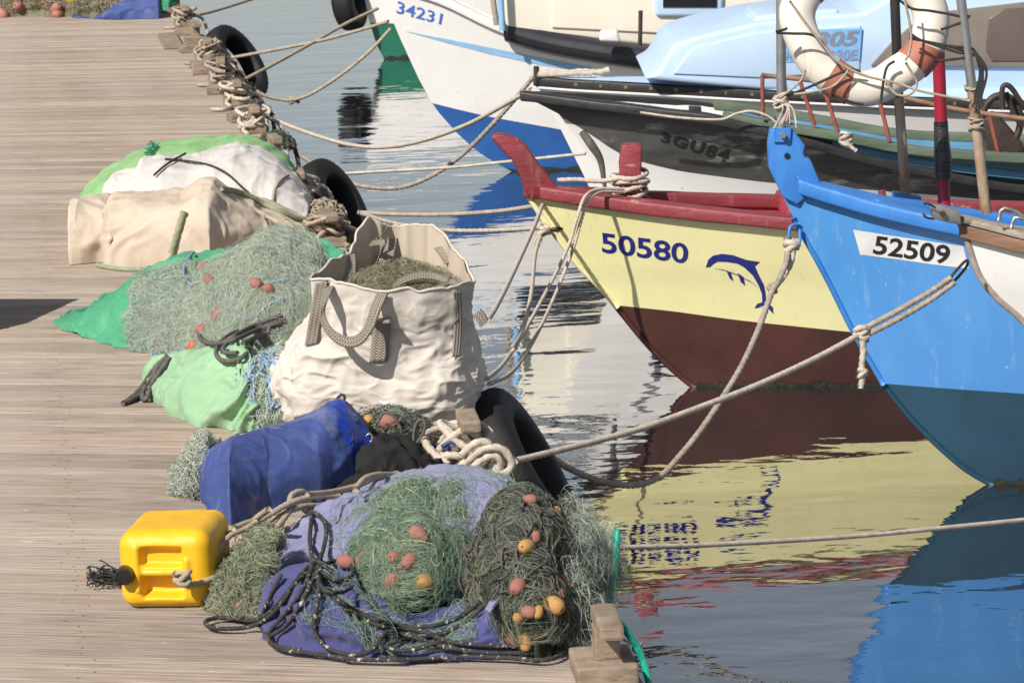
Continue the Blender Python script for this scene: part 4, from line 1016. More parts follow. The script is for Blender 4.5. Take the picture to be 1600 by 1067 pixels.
def strandmesh(name, P, r, m, parent, sides=2, kind='stuff'):
    n, seg = P.shape[:2]
    T = np.gradient(P, axis=1); T /= np.maximum(np.linalg.norm(T, axis=-1, keepdims=True), 1e-9)
    ref = np.array([0.31, 0.77, 0.55]); A = np.cross(T, ref); A /= np.maximum(np.linalg.norm(A, axis=-1, keepdims=True), 1e-6); Bn = np.cross(T, A)
    if sides == 2:
        ph = np.random.default_rng(n).uniform(0, math.pi, (n, 1, 1)); A2 = A * np.cos(ph) + Bn * np.sin(ph)
        V = np.stack([P - A2 * r, P + A2 * r], 2)
        f1 = gridfaces(seg, 2)
        Fc = (f1[None] + (np.arange(n) * seg * 2)[:, None, None]).reshape(-1, 4)
        o = meshobj(name, V.reshape(-1, 3), Fc, m, parent)
        if kind: o['kind'] = kind
        return o
    an = np.arange(sides) * 2 * math.pi / sides
    r = np.broadcast_to(np.asarray(r, float).reshape(-1, 1, 1, 1) if np.ndim(r) else r, (n, 1, 1, 1))
    V = P[:, :, None, :] + r * (np.cos(an)[None, None, :, None] * A[:, :, None, :] + np.sin(an)[None, None, :, None] * Bn[:, :, None, :])
    f1 = gridfaces(seg, sides, wrap=True)
    Fc = (f1[None] + (np.arange(n) * seg * sides)[:, None, None]).reshape(-1, 4)
    o = meshobj(name, V.reshape(-1, 3), Fc, m, parent)
    if kind: o['kind'] = kind
    return o
def surf(Gd, px, py):
    tree = getattr(surf, 'cache', {}).get(id(Gd))
    if tree is None:
        nu, nv = Gd.shape[:2]
        tree = BVHTree.FromPolygons([tuple(v) for v in Gd.reshape(-1, 3)], [tuple(int(i) for i in f) for f in gridfaces(nu, nv)])
        if not hasattr(surf, 'cache'): surf.cache = {}; surf.keep = []
        surf.cache[id(Gd)] = tree; surf.keep.append(Gd)
    r = tree.ray_cast(Vector(CC), Vector(ray(px, py)))
    return None if r[0] is None else np.array(r[0])
def on(grids, px, py, lift=0.01):            # first surface under the photo point, else the deck
    best = None
    for Gd in grids:
        q = surf(Gd, px, py)
        if q is not None and (best is None or q[1] < best[1]): best = q
    g = G(px, py)
    if best is None or (best[1] > g[1]): best = g
    return best - ray(px, py) * lift * 0.7 + np.array([0, 0, lift * 0.7])
def ropeon(name, px, grids, r, m, parent, lift=None, lay=0.34, jit=0.0):
    P = []
    for i in range(len(px) - 1):
        n = max(2, int(math.hypot(px[i + 1][0] - px[i][0], px[i + 1][1] - px[i][1]) / 9))
        for k in range(n): t = k / n; P.append((px[i][0] * (1 - t) + px[i + 1][0] * t, px[i][1] * (1 - t) + px[i + 1][1] * t))
    P.append(px[-1])
    Q = np.array([(x, y, 0) for x, y in px], float)
    C = catmull(Q, len(P))
    W = np.array([on(grids, c[0], c[1], (r if lift is None else lift)) for c in C])
    for _ in range(2): W[1:-1] = (W[:-2] + 2 * W[1:-1] + W[2:]) / 4
    return rope(name, W, r, m, parent, lay=lay)
def float_mesh():
    n, s = 14, 12; V = []
    for i in range(n + 1):
        t = math.pi * i / n; rr = math.sin(t) ** 0.8 if 0 < i < n else 0.12; z = -math.cos(t)
        if i in (0, n): z *= 0.96
        for j in range(s):
            a = 2 * math.pi * j / s; V.append((rr * math.cos(a), rr * math.sin(a), z))
    f = [tuple(int(q) for q in x) for x in gridfaces(n + 1, s, wrap=True)] + [tuple(range(s - 1, -1, -1)), tuple(n * s + j for j in range(s))]
    return V, f
_fv, _ff = float_mesh(); _fmesh = {}
def nfloat(p, m, parent, size=0.03, ln=1.35, rot=None):
    key = m.name
    if key not in _fmesh:
        o = meshobj('float', _fv, _ff, m, parent); _fmesh[key] = o.data
    else: o = link(bpy.data.objects.new('float', _fmesh[key]), parent)
    ro = rot if rot is not None else (rng.uniform(0, 3.1), rng.uniform(0, 3.1), rng.uniform(0, 6.2))
    from mathutils import Euler
    o.matrix_basis = parent.matrix_basis.inverted() @ Matrix.LocRotScale(Vector(p), Euler(ro), Vector((size, size, size * ln))) if False else Matrix.LocRotScale(Vector(p), Euler(ro), Vector((size, size, size * ln)))
    return o

m_greenP = mat('pale_green_cloth', (0.31, 0.50, 0.30), (0.24, 0.42, 0.24), scale=4, rough=0.85, bump=0.0012, bscale=120, sheen=0.2, wr=0.007, ws=4)
m_green = mat('sea_green_cloth', (0.065, 0.36, 0.19), (0.05, 0.29, 0.155), scale=4, rough=0.85, bump=0.0012, bscale=120, sheen=0.15, wr=0.007, ws=4, c3=(0.12, 0.45, 0.2), s3=2, t3=0.55, w3=0.15)
m_whitecl = mat('off_white_tarpaulin', (0.64, 0.61, 0.58), (0.56, 0.53, 0.49), scale=3, rough=0.75, wr=0.007, ws=4, bump=0.001, bscale=60, c3=(0.58, 0.5, 0.42), s3=3, t3=0.64, w3=0.1)
m_tan = mat('stained_tan_canvas', (0.60, 0.51, 0.415), (0.52, 0.42, 0.32), scale=3, rough=0.85, wr=0.007, ws=4, bump=0.0015, bscale=50, c3=(0.40, 0.24, 0.13), s3=4, t3=0.66, w3=0.08)
m_bag = mat('off_white_woven_bag', (0.64, 0.59, 0.53), (0.56, 0.51, 0.45), scale=3, rough=0.8, wr=0.008, ws=7, bump=0.0008, bscale=140, c3=(0.5, 0.42, 0.33), s3=5, t3=0.68, w3=0.1)
m_bagin = mat('bag_inside_cloth', (0.55, 0.47, 0.38), (0.46, 0.39, 0.31), scale=3, rough=0.85)
m_tarp = mat('dusty_blue_tarp', (0.034, 0.072, 0.27), (0.05, 0.075, 0.22), scale=5, rough=0.7, wr=0.008, ws=6, bump=0.0012, bscale=70, c3=(0.19, 0.19, 0.25), s3=5, t3=0.53, w3=0.16)
m_tarp2 = mat('shiny_blue_hem', (0.008, 0.05, 0.44), (0.006, 0.04, 0.36), scale=4, rough=0.35, bump=0.001, bscale=20)
m_blk = mat('black_cloth', (0.008, 0.0075, 0.0075), (0.014, 0.013, 0.012), scale=6, rough=0.9, bump=0.002, bscale=60)
m_purple = mat('faded_violet_blue_cloth', (0.062, 0.066, 0.215), (0.042, 0.045, 0.16), scale=3, rough=0.85, wr=0.008, ws=6, bump=0.0015, bscale=60, sheen=0.2, c3=(0.12, 0.125, 0.28), s3=3, t3=0.56, w3=0.15)
m_lav = mat('sun_bleached_lavender_cloth', (0.26, 0.265, 0.42), (0.19, 0.195, 0.34), scale=3, rough=0.85, wr=0.008, ws=6, bump=0.0015, bscale=60, sheen=0.2)
m_netg = mat('green_net_twine', (0.25, 0.34, 0.24), (0.16, 0.25, 0.18), scale=5, rough=0.7)
m_netg2 = mat('pale_green_net_twine', (0.42, 0.47, 0.32), (0.34, 0.42, 0.29), scale=5, rough=0.7)
m_netbase = mat('green_net_mass', (0.20, 0.28, 0.18), (0.10, 0.16, 0.10), scale=22, rough=0.9, bump=0.01, bscale=60)
m_netd = mat('dark_net_twine', (0.085, 0.105, 0.075), (0.05, 0.06, 0.045), scale=8, rough=0.8)
m_netd2 = mat('grey_green_net_twine', (0.21, 0.26, 0.20), (0.14, 0.18, 0.14), scale=8, rough=0.8)
m_netdb = mat('dark_net_mass', (0.045, 0.05, 0.036), (0.02, 0.022, 0.018), scale=25, rough=0.95, bump=0.012, bscale=50)
m_netp = mat('pale_grey_green_net_twine', (0.52, 0.57, 0.48), (0.40, 0.46, 0.39), scale=5, rough=0.7)
m_netpb = mat('pale_net_mass', (0.27, 0.38, 0.30), (0.16, 0.30, 0.21), scale=18, rough=0.9, bump=0.008, bscale=60)
m_neto = mat('olive_net_twine', (0.38, 0.35, 0.23), (0.28, 0.26, 0.17), scale=5, rough=0.8)
m_netob = mat('olive_net_mass', (0.23, 0.21, 0.13), (0.14, 0.13, 0.085), scale=18, rough=0.95, bump=0.01, bscale=60)
m_bluetw = mat('pale_blue_net_line', (0.24, 0.38, 0.55), (0.17, 0.28, 0.42), scale=20, rough=0.8)
m_pink = mat('salmon_float', (0.44, 0.18, 0.14), (0.36, 0.16, 0.125), scale=9, rough=0.6, bump=0.002, bscale=40)
m_ornge = mat('ochre_float', (0.62, 0.36, 0.12), (0.52, 0.27, 0.09), scale=8, rough=0.55, bump=0.002, bscale=40)
m_hot = mat('orange_red_float', (0.60, 0.12, 0.06), rough=0.5)
ALL = []

# ---- far pile: pale green sack, white tarpaulin, tan canvas
g1 = arch([(122, 310), (250, 330), (480, 338)], [(122, 306), (132, 288), (150, 266), (190, 240), (240, 224), (300, 214), (322, 216), (345, 209), (380, 213), (412, 226), (440, 246), (462, 276), (480, 320)], 1.5, nu=110, nv=60, pexp=0.6)
g1 = bumpgrid(g1, folds((0.3, 1, 0.4), 4, 3.5, 0.018, 3.3))
m_greenY = mat('yellowish_green_cloth', (0.27, 0.47, 0.21), (0.21, 0.39, 0.17), scale=3, rough=0.85, bump=0.001, bscale=100, wr=0.007, ws=4)
o = cloth('green_sack', g1, m_greenY, None); tag(o, 'pale green cloth sack under the white tarpaulin at the far end of the pile', 'sack')
g2 = arch([(152, 352), (250, 366), (487, 352)], [(152, 322), (160, 292), (172, 272), (205, 262), (212, 246), (250, 243), (290, 240), (325, 232), (362, 226), (400, 234), (430, 250), (455, 276), (474, 304), (487, 340)], 1.45, nu=180, nv=100, pexp=0.62, dend=0.25)
def f2(P): return folds((0.5, 1, 0.5), 5, 3.2, 0.022, 8.8, fine=.08)(P)
g2 = bumpgrid(g2, f2)
o = cloth('white_tarpaulin', g2, m_whitecl, None); tag(o, 'off-white tarpaulin lump tied with black line beside the tan canvas', 'tarpaulin')
g3 = arch([(112, 414), (165, 410), (172, 420), (235, 422), (330, 424), (420, 405), (512, 384)], [(107, 315), (155, 307), (190, 303), (230, 299), (280, 294), (312, 276), (328, 276), (350, 292), (385, 304), (430, 326), (470, 348), (512, 372)], 1.1, nu=230, nv=120, pexp=0.38, dend=0.35, xr=(109, 512))
def f3(P):
    return folds((1, 0.2, 0.25), 4, 2.4, 0.034, 1.7, fine=.1)(P) + 0.004 * ridge(P * 6, 3)
g3 = bumpgrid(g3, f3)
o = cloth('tan_canvas', g3, m_tan, None); tag(o, 'stiff stained tan canvas sheet draped over the front of the far pile', 'canvas')
rp = tag(ropeon('tie_line', [(241, 278), (256, 264), (275, 252), (290, 244)], [g2, g3], 0.006, m_bline, None, lift=0.02), 'short black line lying crosswise on the white tarpaulin', 'line')
rp = tag(ropeon('tie_line', [(258, 251), (290, 254), (330, 261), (360, 277), (378, 296), (388, 303)], [g2, g3], 0.006, m_bline, None, lift=0.012), 'long curved black line across the white tarpaulin', 'line')
tag(ropeon('tie_line', [(426, 320), (428, 300), (436, 284), (450, 276)], [g2], 0.009, m_ropeg, None), 'grey loop of line over the right end of the white tarpaulin', 'line')
tag(ropeon('green_rope', [(345, 298), (375, 303), (400, 315), (430, 330), (470, 347), (500, 360), (530, 376), (546, 390)], [g2, g3], 0.014, mat('mossy_rope', (0.34, 0.36, 0.22), (0.22, 0.26, 0.16), scale=30, rough=0.9), None), 'mossy green rope running down the top edge of the tan canvas', 'rope')
tag(ropeon('green_rope', [(288, 334), (281, 352), (276, 375), (268, 400)], [g3], 0.016, bpy.data.materials['mossy_rope'], None), 'short green rope hanging down the tan canvas front', 'rope')
tag(ropeon('green_rope', [(152, 417), (175, 422), (200, 424), (235, 424)], [], 0.012, bpy.data.materials['mossy_rope'], None), 'green rope on the planks under the tan canvas', 'rope')
ts = D(250, 216, 24.0)
P = strandpts(g1, 40, 7, 0.014, off=(0.0, .04), curl=2, seed=3, ur=(.33, .36), vr=(.35, .5), wob=.012, wlen=.05)
tag(strandmesh('green_tuft', P, 0.004, m_green, None, kind=None), 'small frayed dark green tuft on top of the pale green sack', 'tuft')

# ---- middle pile: sea green cloth and pale net
g4 = arch([(84, 507), (130, 530), (200, 548), (300, 552), (430, 560), (545, 545)], [(84, 500), (110, 487), (150, 462), (200, 425), (250, 405), (300, 398), (345, 395), (400, 380), (440, 366), (480, 372), (515, 378), (545, 398)], 1.75, nu=160, nv=90, pexp=0.72, dend=0.05, dpow=0.7)
_pl4 = pleats(G(80, 508), 26, 0.040, r0=0.03, r1=.25)
def f4(P): return _pl4(P) + folds((1, 0.45, 0.35), 6, 5.5, 0.012, 5.1)(P)
g4 = bumpgrid(g4, f4)
o4 = cloth('green_cloth', g4, m_green, None); tag(o4, 'sea green cloth tapering to a point over the middle net pile', 'cloth')
g5 = arch([(246, 556), (300, 568), (400, 585), (530, 575)], [(246, 545), (256, 505), (276, 462), (300, 435), (330, 414), (365, 392), (410, 368), (440, 364), (475, 378), (490, 400), (530, 480)], 1.5, nu=120, nv=80, pexp=0.7, dend=0.2)
g5 = bumpgrid(g5, lumps(6, 0.025, 2.2))
N5 = thing('fishing_net', 'pale grey-green net with blue lines and salmon floats heaped over sea green cloth', 'net', G(330, 540))
cloth('net_mass', g5, m_netpb, N5)
P = strandpts(g5, 21000, 15, 0.026, off=(0.0, 0.035), curl=0.4, seed=21, ur=(0.01, .99), vr=(0.03, .62), wob=0.0025, wlen=.25, field=(3.5, 3.0), spread=.7)
strandmesh('netting', P[:15500], 0.00042, m_netp, N5); strandmesh('netting', P[15500:], 0.00042, m_netg2, N5)
P = strandpts(g5, 2500, 18, 0.02, off=(0.01, 0.055), curl=.7, seed=22, ur=(0.0, 1.0), vr=(0.0, .6), wob=0.006, wlen=.15)
strandmesh('netting', P, 0.0004, m_netp, N5)
P = strandpts(g4, 2600, 15, 0.024, off=(0.0, 0.03), curl=0.5, seed=23, ur=(0.30, .46), vr=(0.0, .5), wob=0.004, wlen=.2)
strandmesh('netting', P, 0.0004, m_netp, N5)
for px in ([(345, 455), (330, 448), (300, 452), (286, 440), (290, 415), (302, 400)], [(310, 455), (290, 462), (278, 480), (280, 505), (285, 520), (300, 522), (330, 515)], [(365, 500), (362, 478), (372, 460), (392, 450), (420, 447), (450, 442), (490, 430)], [(395, 345 + 20), (420, 370), (450, 376), (480, 380)],
           [(240, 560), (232, 552), (236, 538), (255, 528), (285, 525), (300, 530)], [(238, 564), (250, 568), (262, 560), (268, 556), (290, 550), (310, 545)], [(300, 548), (330, 535), (352, 520), (372, 506)], [(370, 498), (380, 505), (400, 500), (420, 480), (450, 470)], [(336, 500), (332, 480), (345, 470)], [(402, 545), (430, 540), (440, 560)]):
    ropeon('net_line', [(a, b) for a, b in px], [g5, g4], 0.0065, m_bluetw, N5, lift=0.022)
for x, y in ((329, 447), (400, 452), (421, 462), (340, 503), (316, 524), (317, 425)): nfloat(on([g5, g4], x, y, 0.035), m_pink, N5, 0.024)
nfloat(on([g5, g4], 302, 551, 0.03), m_hot, N5, 0.024)
LATE = []
for k, px in enumerate(([(440, 500), (400, 515), (360, 530), (340, 548), (335, 565), (350, 574), (375, 570), (392, 556), (395, 540)], [(445, 508), (405, 520), (372, 535), (350, 552), (345, 562), (372, 562)], [(440, 516), (400, 528), (365, 545), (330, 550), (308, 540), (312, 536)], [(442, 522), (408, 532), (380, 545)], [(445, 512), (410, 516), (385, 520)], [(440, 505), (395, 522), (352, 546)])):
    LATE.append((px, k))

# ---- pale green bundle below it
g6 = arch([(222, 610), (235, 630), (262, 648), (310, 664), (360, 674), (402, 677)], [(222, 590), (226, 572), (236, 560), (262, 556), (300, 550), (340, 545), (375, 545), (392, 580), (402, 650)], 0.85, nu=190, nv=110, pexp=0.6, dend=0.12)
_pl6 = pleats(G(440, 668) + np.array([0, .1, .36]), 24, 0.045, r0=0.0, r1=.25)
def f6(P): return _pl6(P) + folds((0.75, -0.1, 0.55), 6, 4.5, 0.012, 2.9)(P)
g6 = bumpgrid(g6, f6)
tag(cloth('green_sack', g6, m_greenP, None), 'pale green cloth bundle with pleats in front of the middle net pile', 'sack')
N6 = thing('fishing_net', 'blue-grey net spilling between the pale green bundle and the white bag', 'net', G(410, 660))
g7 = arch([(372, 664), (400, 672), (450, 672)], [(372, 600), (385, 575), (410, 558), (450, 545)], 0.5, nu=40, nv=40, pexp=0.6, dend=0.4)
g7 = bumpgrid(g7 - np.array([0, 0.03, 0]), lumps(9, 0.02, 4.4)); cloth('net_mass', g7, m_netpb, N6)
ggat = arch([(375, 560), (410, 560), (452, 545)], [(375, 545), (400, 530), (425, 522), (452, 512)], 0.25, nu=50, nv=30, pexp=.6, dend=.2); ggat = bumpgrid(ggat - np.array([0, .62, -.10]), folds((1, 0, .4), 6, 12, .02, 4))
P = strandpts(g7, 900, 16, 0.014, off=(0, .03), curl=1.2, seed=31, vr=(.02, .7), wob=.006); strandmesh('netting', P, 0.0010, m_netp, N6)
for k in range(16):
    P = strandpts(g7, 1, 26, 0.018, off=(.02, .03), curl=1.6, seed=200 + k, vr=(.05, .5), wob=.004)[0]; rope('net_line', P, 0.0045, m_bluetw, N6)
DL = thing('dark_rope', 'dark grey rope loop trailing on the planks beside the pale green bundle', 'rope', G(195, 632))
for px in ([(262, 560), (248, 575), (240, 590), (225, 615), (210, 628), (192, 634)], [(258, 564), (240, 580), (228, 600), (216, 618), (195, 633)], [(265, 562), (250, 585), (236, 605), (232, 625), (226, 634), (220, 622), (228, 606)]):
    ropeon('strand', px, [g6], 0.010, m_rope3, DL, lift=0.014)

for px, k in LATE: ropeon('dark_line', px, [g5, g4, g6], 0.0085, m_rope3, N5, lift=0.03 + 0.008 * (k % 3))

# ---- big white bag
BG = thing('bulk_bag', 'large wrinkled off-white bulk bag with herringbone strap handles, open top', 'bag', G(600, 690))
bc = (G(592, 694) + np.array([0, 0.36, 0]))
def bagpt():
    na, nt = 300, 140
    A = np.linspace(0, 2 * math.pi, na, endpoint=False); T = np.linspace(0, 1, nt)
    # rim points in the photo with their distance behind the bag's front, going round from the front left corner
    yf = bc[1] - 0.36
    rim = [((486, 437), .03), ((521, 443), .0), ((560, 446), -.02), ((600, 455), -.02), ((661, 457), .0), ((716, 449), .06), ((738, 440), .18), ((728, 412), .34), ((705, 382), .55), ((672, 355), .66), ((630, 354), .68), ((595, 354), .66), ((574, 338), .60), ((560, 362), .52), ((545, 392), .38), ((515, 414), .2)]
    R = np.array([D(p[0], p[1], yf + d) for p, d in rim]); R = np.vstack([R, R[:1]])
    s = np.concatenate([[0], np.cumsum(np.linalg.norm(np.diff(R, axis=0), axis=1))]); s /= s[-1]
    # base: rounded square ring in the same order
    def base(k, hw, hd, n=3.2):
        a = np.array(k) * 2 * math.pi - 0.75 * math.pi
        c, q = np.cos(a), np.sin(a); rr = (np.abs(c) ** n + np.abs(q) ** n) ** (-1 / n)
        return np.stack([rr * c * hw, rr * q * hd, 0 * a], -1)
    k = np.linspace(0, 1, na, endpoint=False)
    # parameter match: corners at rim index
    cornerk = np.interp(k, [0, .25, .5, .75, 1.0], [0, s[5], s[9], s[12], 1.0])
    Rm = np.stack([np.interp(cornerk, s, R[:, i]) for i in range(3)], -1)
    Rs = Rm.copy()
    for _ in range(2): Rs = (np.roll(Rs, 1, 0) + 2 * Rs + np.roll(Rs, -1, 0)) / 4
    kk = np.stack([np.cos(k * 6.283) * 2.2, np.sin(k * 6.283) * 2.2, 0 * k], -1); Rs = Rs + np.stack([0.016 * pn(kk * 1.6 + 3), 0.016 * pn(kk * 1.6 + 9), 0.020 * pn(kk * 1.3 + 5) + 0.008 * pn(kk * 4)], -1)
    Gd = np.zeros((nt, na, 3))
    B0 = base(k, 0.335, 0.33); 
    for i, t in enumerate(T):
        hw = 1.0 + 0.155 * math.sin(math.pi * min(t / 0.72, 1.0)) ** 0.8 - (0.10 * (1 - t / 0.06) if t < 0.06 else 0)
        lower = bc * [1, 1, 0] + B0 * hw
        w = min(1, max(0, (t - 0.30) / 0.70)); w = w * w * (3 - 2 * w)
        xy = lower * (1 - w) + Rs * w
        Gd[i] = xy; Gd[i, :, 2] = Rs[:, 2] * t
    return Gd, Rs
gb_, rimP = bagpt()
N = gnormals(np.concatenate([gb_, gb_[:, :1]], 1))[:, :-1]
cen = gb_.mean((0, 1)); 
if ((gb_ - cen) * N).sum() < 0: N = -N
zz = gb_[..., 2] / 0.6
hz = folds((0.85, 0.25, -0.12), 6.5, 8.0, 0.019, 6.4, fine=0.05)(gb_)
hz2 = 0.006 * fbm(gb_ * 16, 2)
fade = np.clip((1 - np.linspace(0, 1, gb_.shape[0])) * 7, 0.0, 1)[:, None]
low = np.clip(1.25 - zz, 0.25, 1.0) * np.clip(zz * 8, 0.1, 1)
gbag = gb_ + N * (fade * ((hz * (0.35 + 0.95 * low ** 1.5)) + hz2 * 0.5) + 0.012 * (1 - fade) * fbm(gb_ * 5, 2))[..., None]
gbag = gbag + N * (0.012 * np.clip(ridge(stretch(gb_, (0.1, 0.1, 1), 3) * 6 + 4, 2) - 1.2, 0, 1) * np.clip((zz - .55) * 3, 0, 1) * fade)[..., None]
gbag[..., 2] = np.maximum(gbag[..., 2], 0.002)
nt, na = gbag.shape[:2]
o = meshobj('bag_body', gbag.reshape(-1, 3), gridfaces(nt, na, wrap=True), m_bag, BG)
bagfaces = [tuple(int(i) for i in f) for f in gridfaces(nt, na, wrap=True)]
bagtree = BVHTree.FromPolygons([tuple(v) for v in gbag.reshape(-1, 3)], bagfaces)
inn = []
for j, f in enumerate(np.linspace(0, 1, 12)):
    ctr = bc + np.array([0.02, 0.02, 0]); q = gbag[-1] + (np.array([ctr[0], ctr[1], 0]) - gbag[-1]) * np.array([0.03 + 0.10 * f, 0.03 + 0.10 * f, 0]); q[:, 2] = gbag[-1][:, 2] * (1 - f) + 0.30 * f
    if j == 0: q[:, 2] = gbag[-1][:, 2] + 0.0005
    inn.append(q)
inn = np.array(inn)
meshobj('bag_lining', inn.reshape(-1, 3), gridfaces(12, na, wrap=True)[:, ::-1], m_bagin, BG)
rimtop = np.vstack([gbag[-1], gbag[-1][:1]])
tube('rim_hem', rimtop + [0, 0, 0.002], 0.0055, m_bag, BG, n=200, sides=6)
# contents
BN = thing('fishing_net', 'olive net filling the open mouth of the white bulk bag', 'net', (bc[0], bc[1], 0.42))
t = np.linspace(0, 1, 14); mouth = inn[3]
ctr = mouth.mean(0)
gm = ctr + (mouth[None] - ctr) * (1 - t[:, None, None] * 0.999) * 0.98
zf = 0.505 + 0.085 * t[:, None] ** 0.7 + 0.03 * fbm(gm * 7, 3)
gm[..., 2] = np.minimum(zf, mouth[None, :, 2] * 1.0 - 0.02 + 0.12 * t[:, None])
gm2 = np.concatenate([gm, gm[:, :1]], 1)
meshobj('net_mass', gm2.reshape(-1, 3), gridfaces(14, na + 1), m_netob, BN)
P = strandpts(gm2, 3500, 16, 0.014, off=(0.0, 0.035), curl=1.4, seed=41, ur=(0.02, .9), vr=(0, 1), wob=.009, wlen=.06); strandmesh('netting', P, 0.0005, m_neto, BN)
# straps
m_web = bpy.data.materials.new('herringbone_webbing'); m_web.use_nodes = True
def web():
    nt_ = m_web.node_tree; nd = nt_.nodes; lk = nt_.links; p = nd['Principled BSDF']; p.inputs['Roughness'].default_value = 0.85
    uv = nd.new('ShaderNodeUVMap'); sx = nd.new('ShaderNodeSeparateXYZ'); lk.new(uv.outputs[0], sx.inputs[0])
    def mth(op, a, b=None):
        q = nd.new('ShaderNodeMath'); q.operation = op
        for i, v in enumerate((a, b)):
            if v is None: continue
            if isinstance(v, (int, float)): q.inputs[i].default_value = v
            else: lk.new(v, q.inputs[i])
        return q.outputs[0]
    z = mth('PINGPONG', sx.outputs[1], 0.18)
    f = mth('FRACT', mth('ADD', mth('MULTIPLY', sx.outputs[0], 95.0), mth('MULTIPLY', z, 7.0)))
    s = mth('GREATER_THAN', f, 0.52)
    mx = nd.new('ShaderNodeMix'); mx.data_type = 'RGBA'; mx.inputs[6].default_value = (0.035, 0.03, 0.028, 1); mx.inputs[7].default_value = (0.52, 0.46, 0.38, 1)
    lk.new(s, mx.inputs[0]); lk.new(mx.outputs[2], p.inputs['Base Color'])
    b = nd.new('ShaderNodeBump'); b.inputs['Distance'].default_value = 0.002; lk.new(f, b.inputs['Height']); lk.new(b.outputs[0], p.inputs['Normal'])
web()
def strap(name, C, W, wid, parent, th=0.0025, m=None):      # ribbon: centre points C, width directions W
    C = catmull(C, 60); W = np.asarray(W, float)
    if W.ndim == 1: W = np.broadcast_to(W, C.shape).copy()
    else: W = np.stack([np.interp(np.linspace(0, 1, 60), np.linspace(0, 1, len(W)), W[:, i]) for i in range(3)], -1)
    W /= np.linalg.norm(W, axis=1)[:, None]
    s = np.concatenate([[0], np.cumsum(np.linalg.norm(np.diff(C, axis=0), axis=1))])
    t = np.linspace(-.5, .5, 6)
    V = C[:, None] + W[:, None] * (t[None, :, None] * wid)
    uv = np.stack(np.broadcast_arrays(s[:, None], (t + .5)[None, :]), -1).reshape(-1, 2)
    o = meshobj(name, V.reshape(-1, 3), gridfaces(60, 6), m or m_web, parent, uv=uv)
    md = o.modifiers.new('thickness', 'SOLIDIFY'); md.thickness = th; md.offset = 0
    return o
def onbag(px, py, lift=0.008):
    r = bagtree.ray_cast(Vector(CC), Vector(ray(px, py)))
    return (np.array(r[0]) if r[0] is not None else D(px, py, bc[1] - .36)) - ray(px, py) * lift
def lstrap(pxs, wid, name='strap', wd=(1, 0, 0), lift=0.010):
    P = np.array([onbag(x, y, lift) for x, y in pxs]); Q = P.copy()
    for _ in range(2): Q[1:-1] = (Q[:-2] + 2 * Q[1:-1] + Q[2:]) / 4
    Q[:, 1] = np.minimum(Q[:, 1], P[:, 1])
    return strap(name, Q, np.array(wd, float), wid, BG)
lstrap([(503, 441), (499, 465), (494, 490), (490, 515), (486, 538)], 0.050, wd=(1, 0, .2))
lstrap([(602, 452), (600, 480), (598, 505), (594, 535), (591, 566)], 0.066)
lstrap([(714, 456), (716, 480), (716, 510), (715, 535), (712, 557)], 0.036, wd=(.8, .6, 0))
yb_ = bc[1] - 0.40
strap('handle', [onbag(513, 448, .012), D(507, 470, yb_ - .04), D(504, 495, yb_ - .06), D(517, 520, yb_ - .08), D(540, 534, yb_ - .09), D(562, 530, yb_ - .09), D(578, 508, yb_ - .07), D(586, 485, yb_ - .05), onbag(598, 458, .014)],
      np.array([(1, .0, .1), (.9, .3, .3), (.5, .5, .8), (.2, .4, 1), (0, .35, 1), (-.2, .4, 1), (-.6, .5, .8), (-.9, .3, .4), (-1, .0, .1)]), 0.042, BG)
def inbag(px, py, dy): return D(px, py, bc[1] + dy)
strap('strap', [inbag(612, 355, .33), inbag(610, 370, .31), inbag(606, 392, .27), inbag(602, 410, .22)], np.array([1, .2, 0.]), 0.062, BG)
strap('strap', [inbag(545, 398, .0), inbag(546, 415, -.04), inbag(545, 440, -.07)], np.array([.8, .6, 0.]), 0.07, BG)
strap('handle', [inbag(606, 356, .30), inbag(592, 372, .22), inbag(580, 380, .2), inbag(598, 380, .12), inbag(594, 400, .12), inbag(585, 416, .12)], np.array([.6, .3, .7]), 0.03, BG)
strap('strap', [onbag(690, 384), onbag(700, 397), onbag(706, 408)], np.array([1, 0, 0.35]), 0.062, BG)
strap('handle', [inbag(614, 450, -.22), inbag(630, 438, -.2), inbag(655, 431, -.18), inbag(680, 432, -.17), inbag(700, 440, -.2)], np.array([0, .5, .8]), 0.03, BG)
strap('handle', [inbag(672, 454, -.24), inbag(690, 447, -.22), inbag(706, 440, -.2), inbag(716, 446, -.24)], np.array([0.3, .6, .6]), 0.028, BG)
strap('strap', [onbag(745, 488), onbag(752, 497), onbag(757, 507)], np.array([.7, .5, .5]), 0.045, BG)

# ---- blue tarp bundle
g8 = arch([(301, 740), (305, 760), (313, 780), (330, 802), (360, 820), (420, 800), (500, 785), (585, 760)], [(301, 736), (303, 722), (308, 711), (318, 701), (345, 690), (400, 672), (450, 660), (490, 642), (512, 626), (530, 620), (545, 626), (560, 645), (572, 666), (585, 690)], 0.62, nu=200, nv=120, pexp=0.62, dend=0.06, dpow=.5)
def f8(P): return folds((0.9, 0, -0.3), 5, 4.0, 0.015, 7.7, fine=.1)(P)
g8 = bumpgrid(g8, f8)
TB = thing('blue_tarp_bundle', 'rolled dusty blue tarp bundle with brighter shiny hem in front of white bag', 'tarp', G(430, 800))
cloth('tarp', g8, m_tarp, TB)
tt8 = BVHTree.FromPolygons([tuple(v) for v in g8.reshape(-1, 3)], [tuple(int(i) for i in f) for f in gridfaces(*g8.shape[:2])])
decal('hem', [[(512, 628), (530, 622), (545, 629), (558, 648), (572, 668), (583, 690), (578, 702), (568, 712), (558, 720), (548, 700), (538, 684), (528, 668), (530, 655), (534, 645), (522, 636)]], tt8, m_tarp2, TB, lift=0.004, cuts=3)
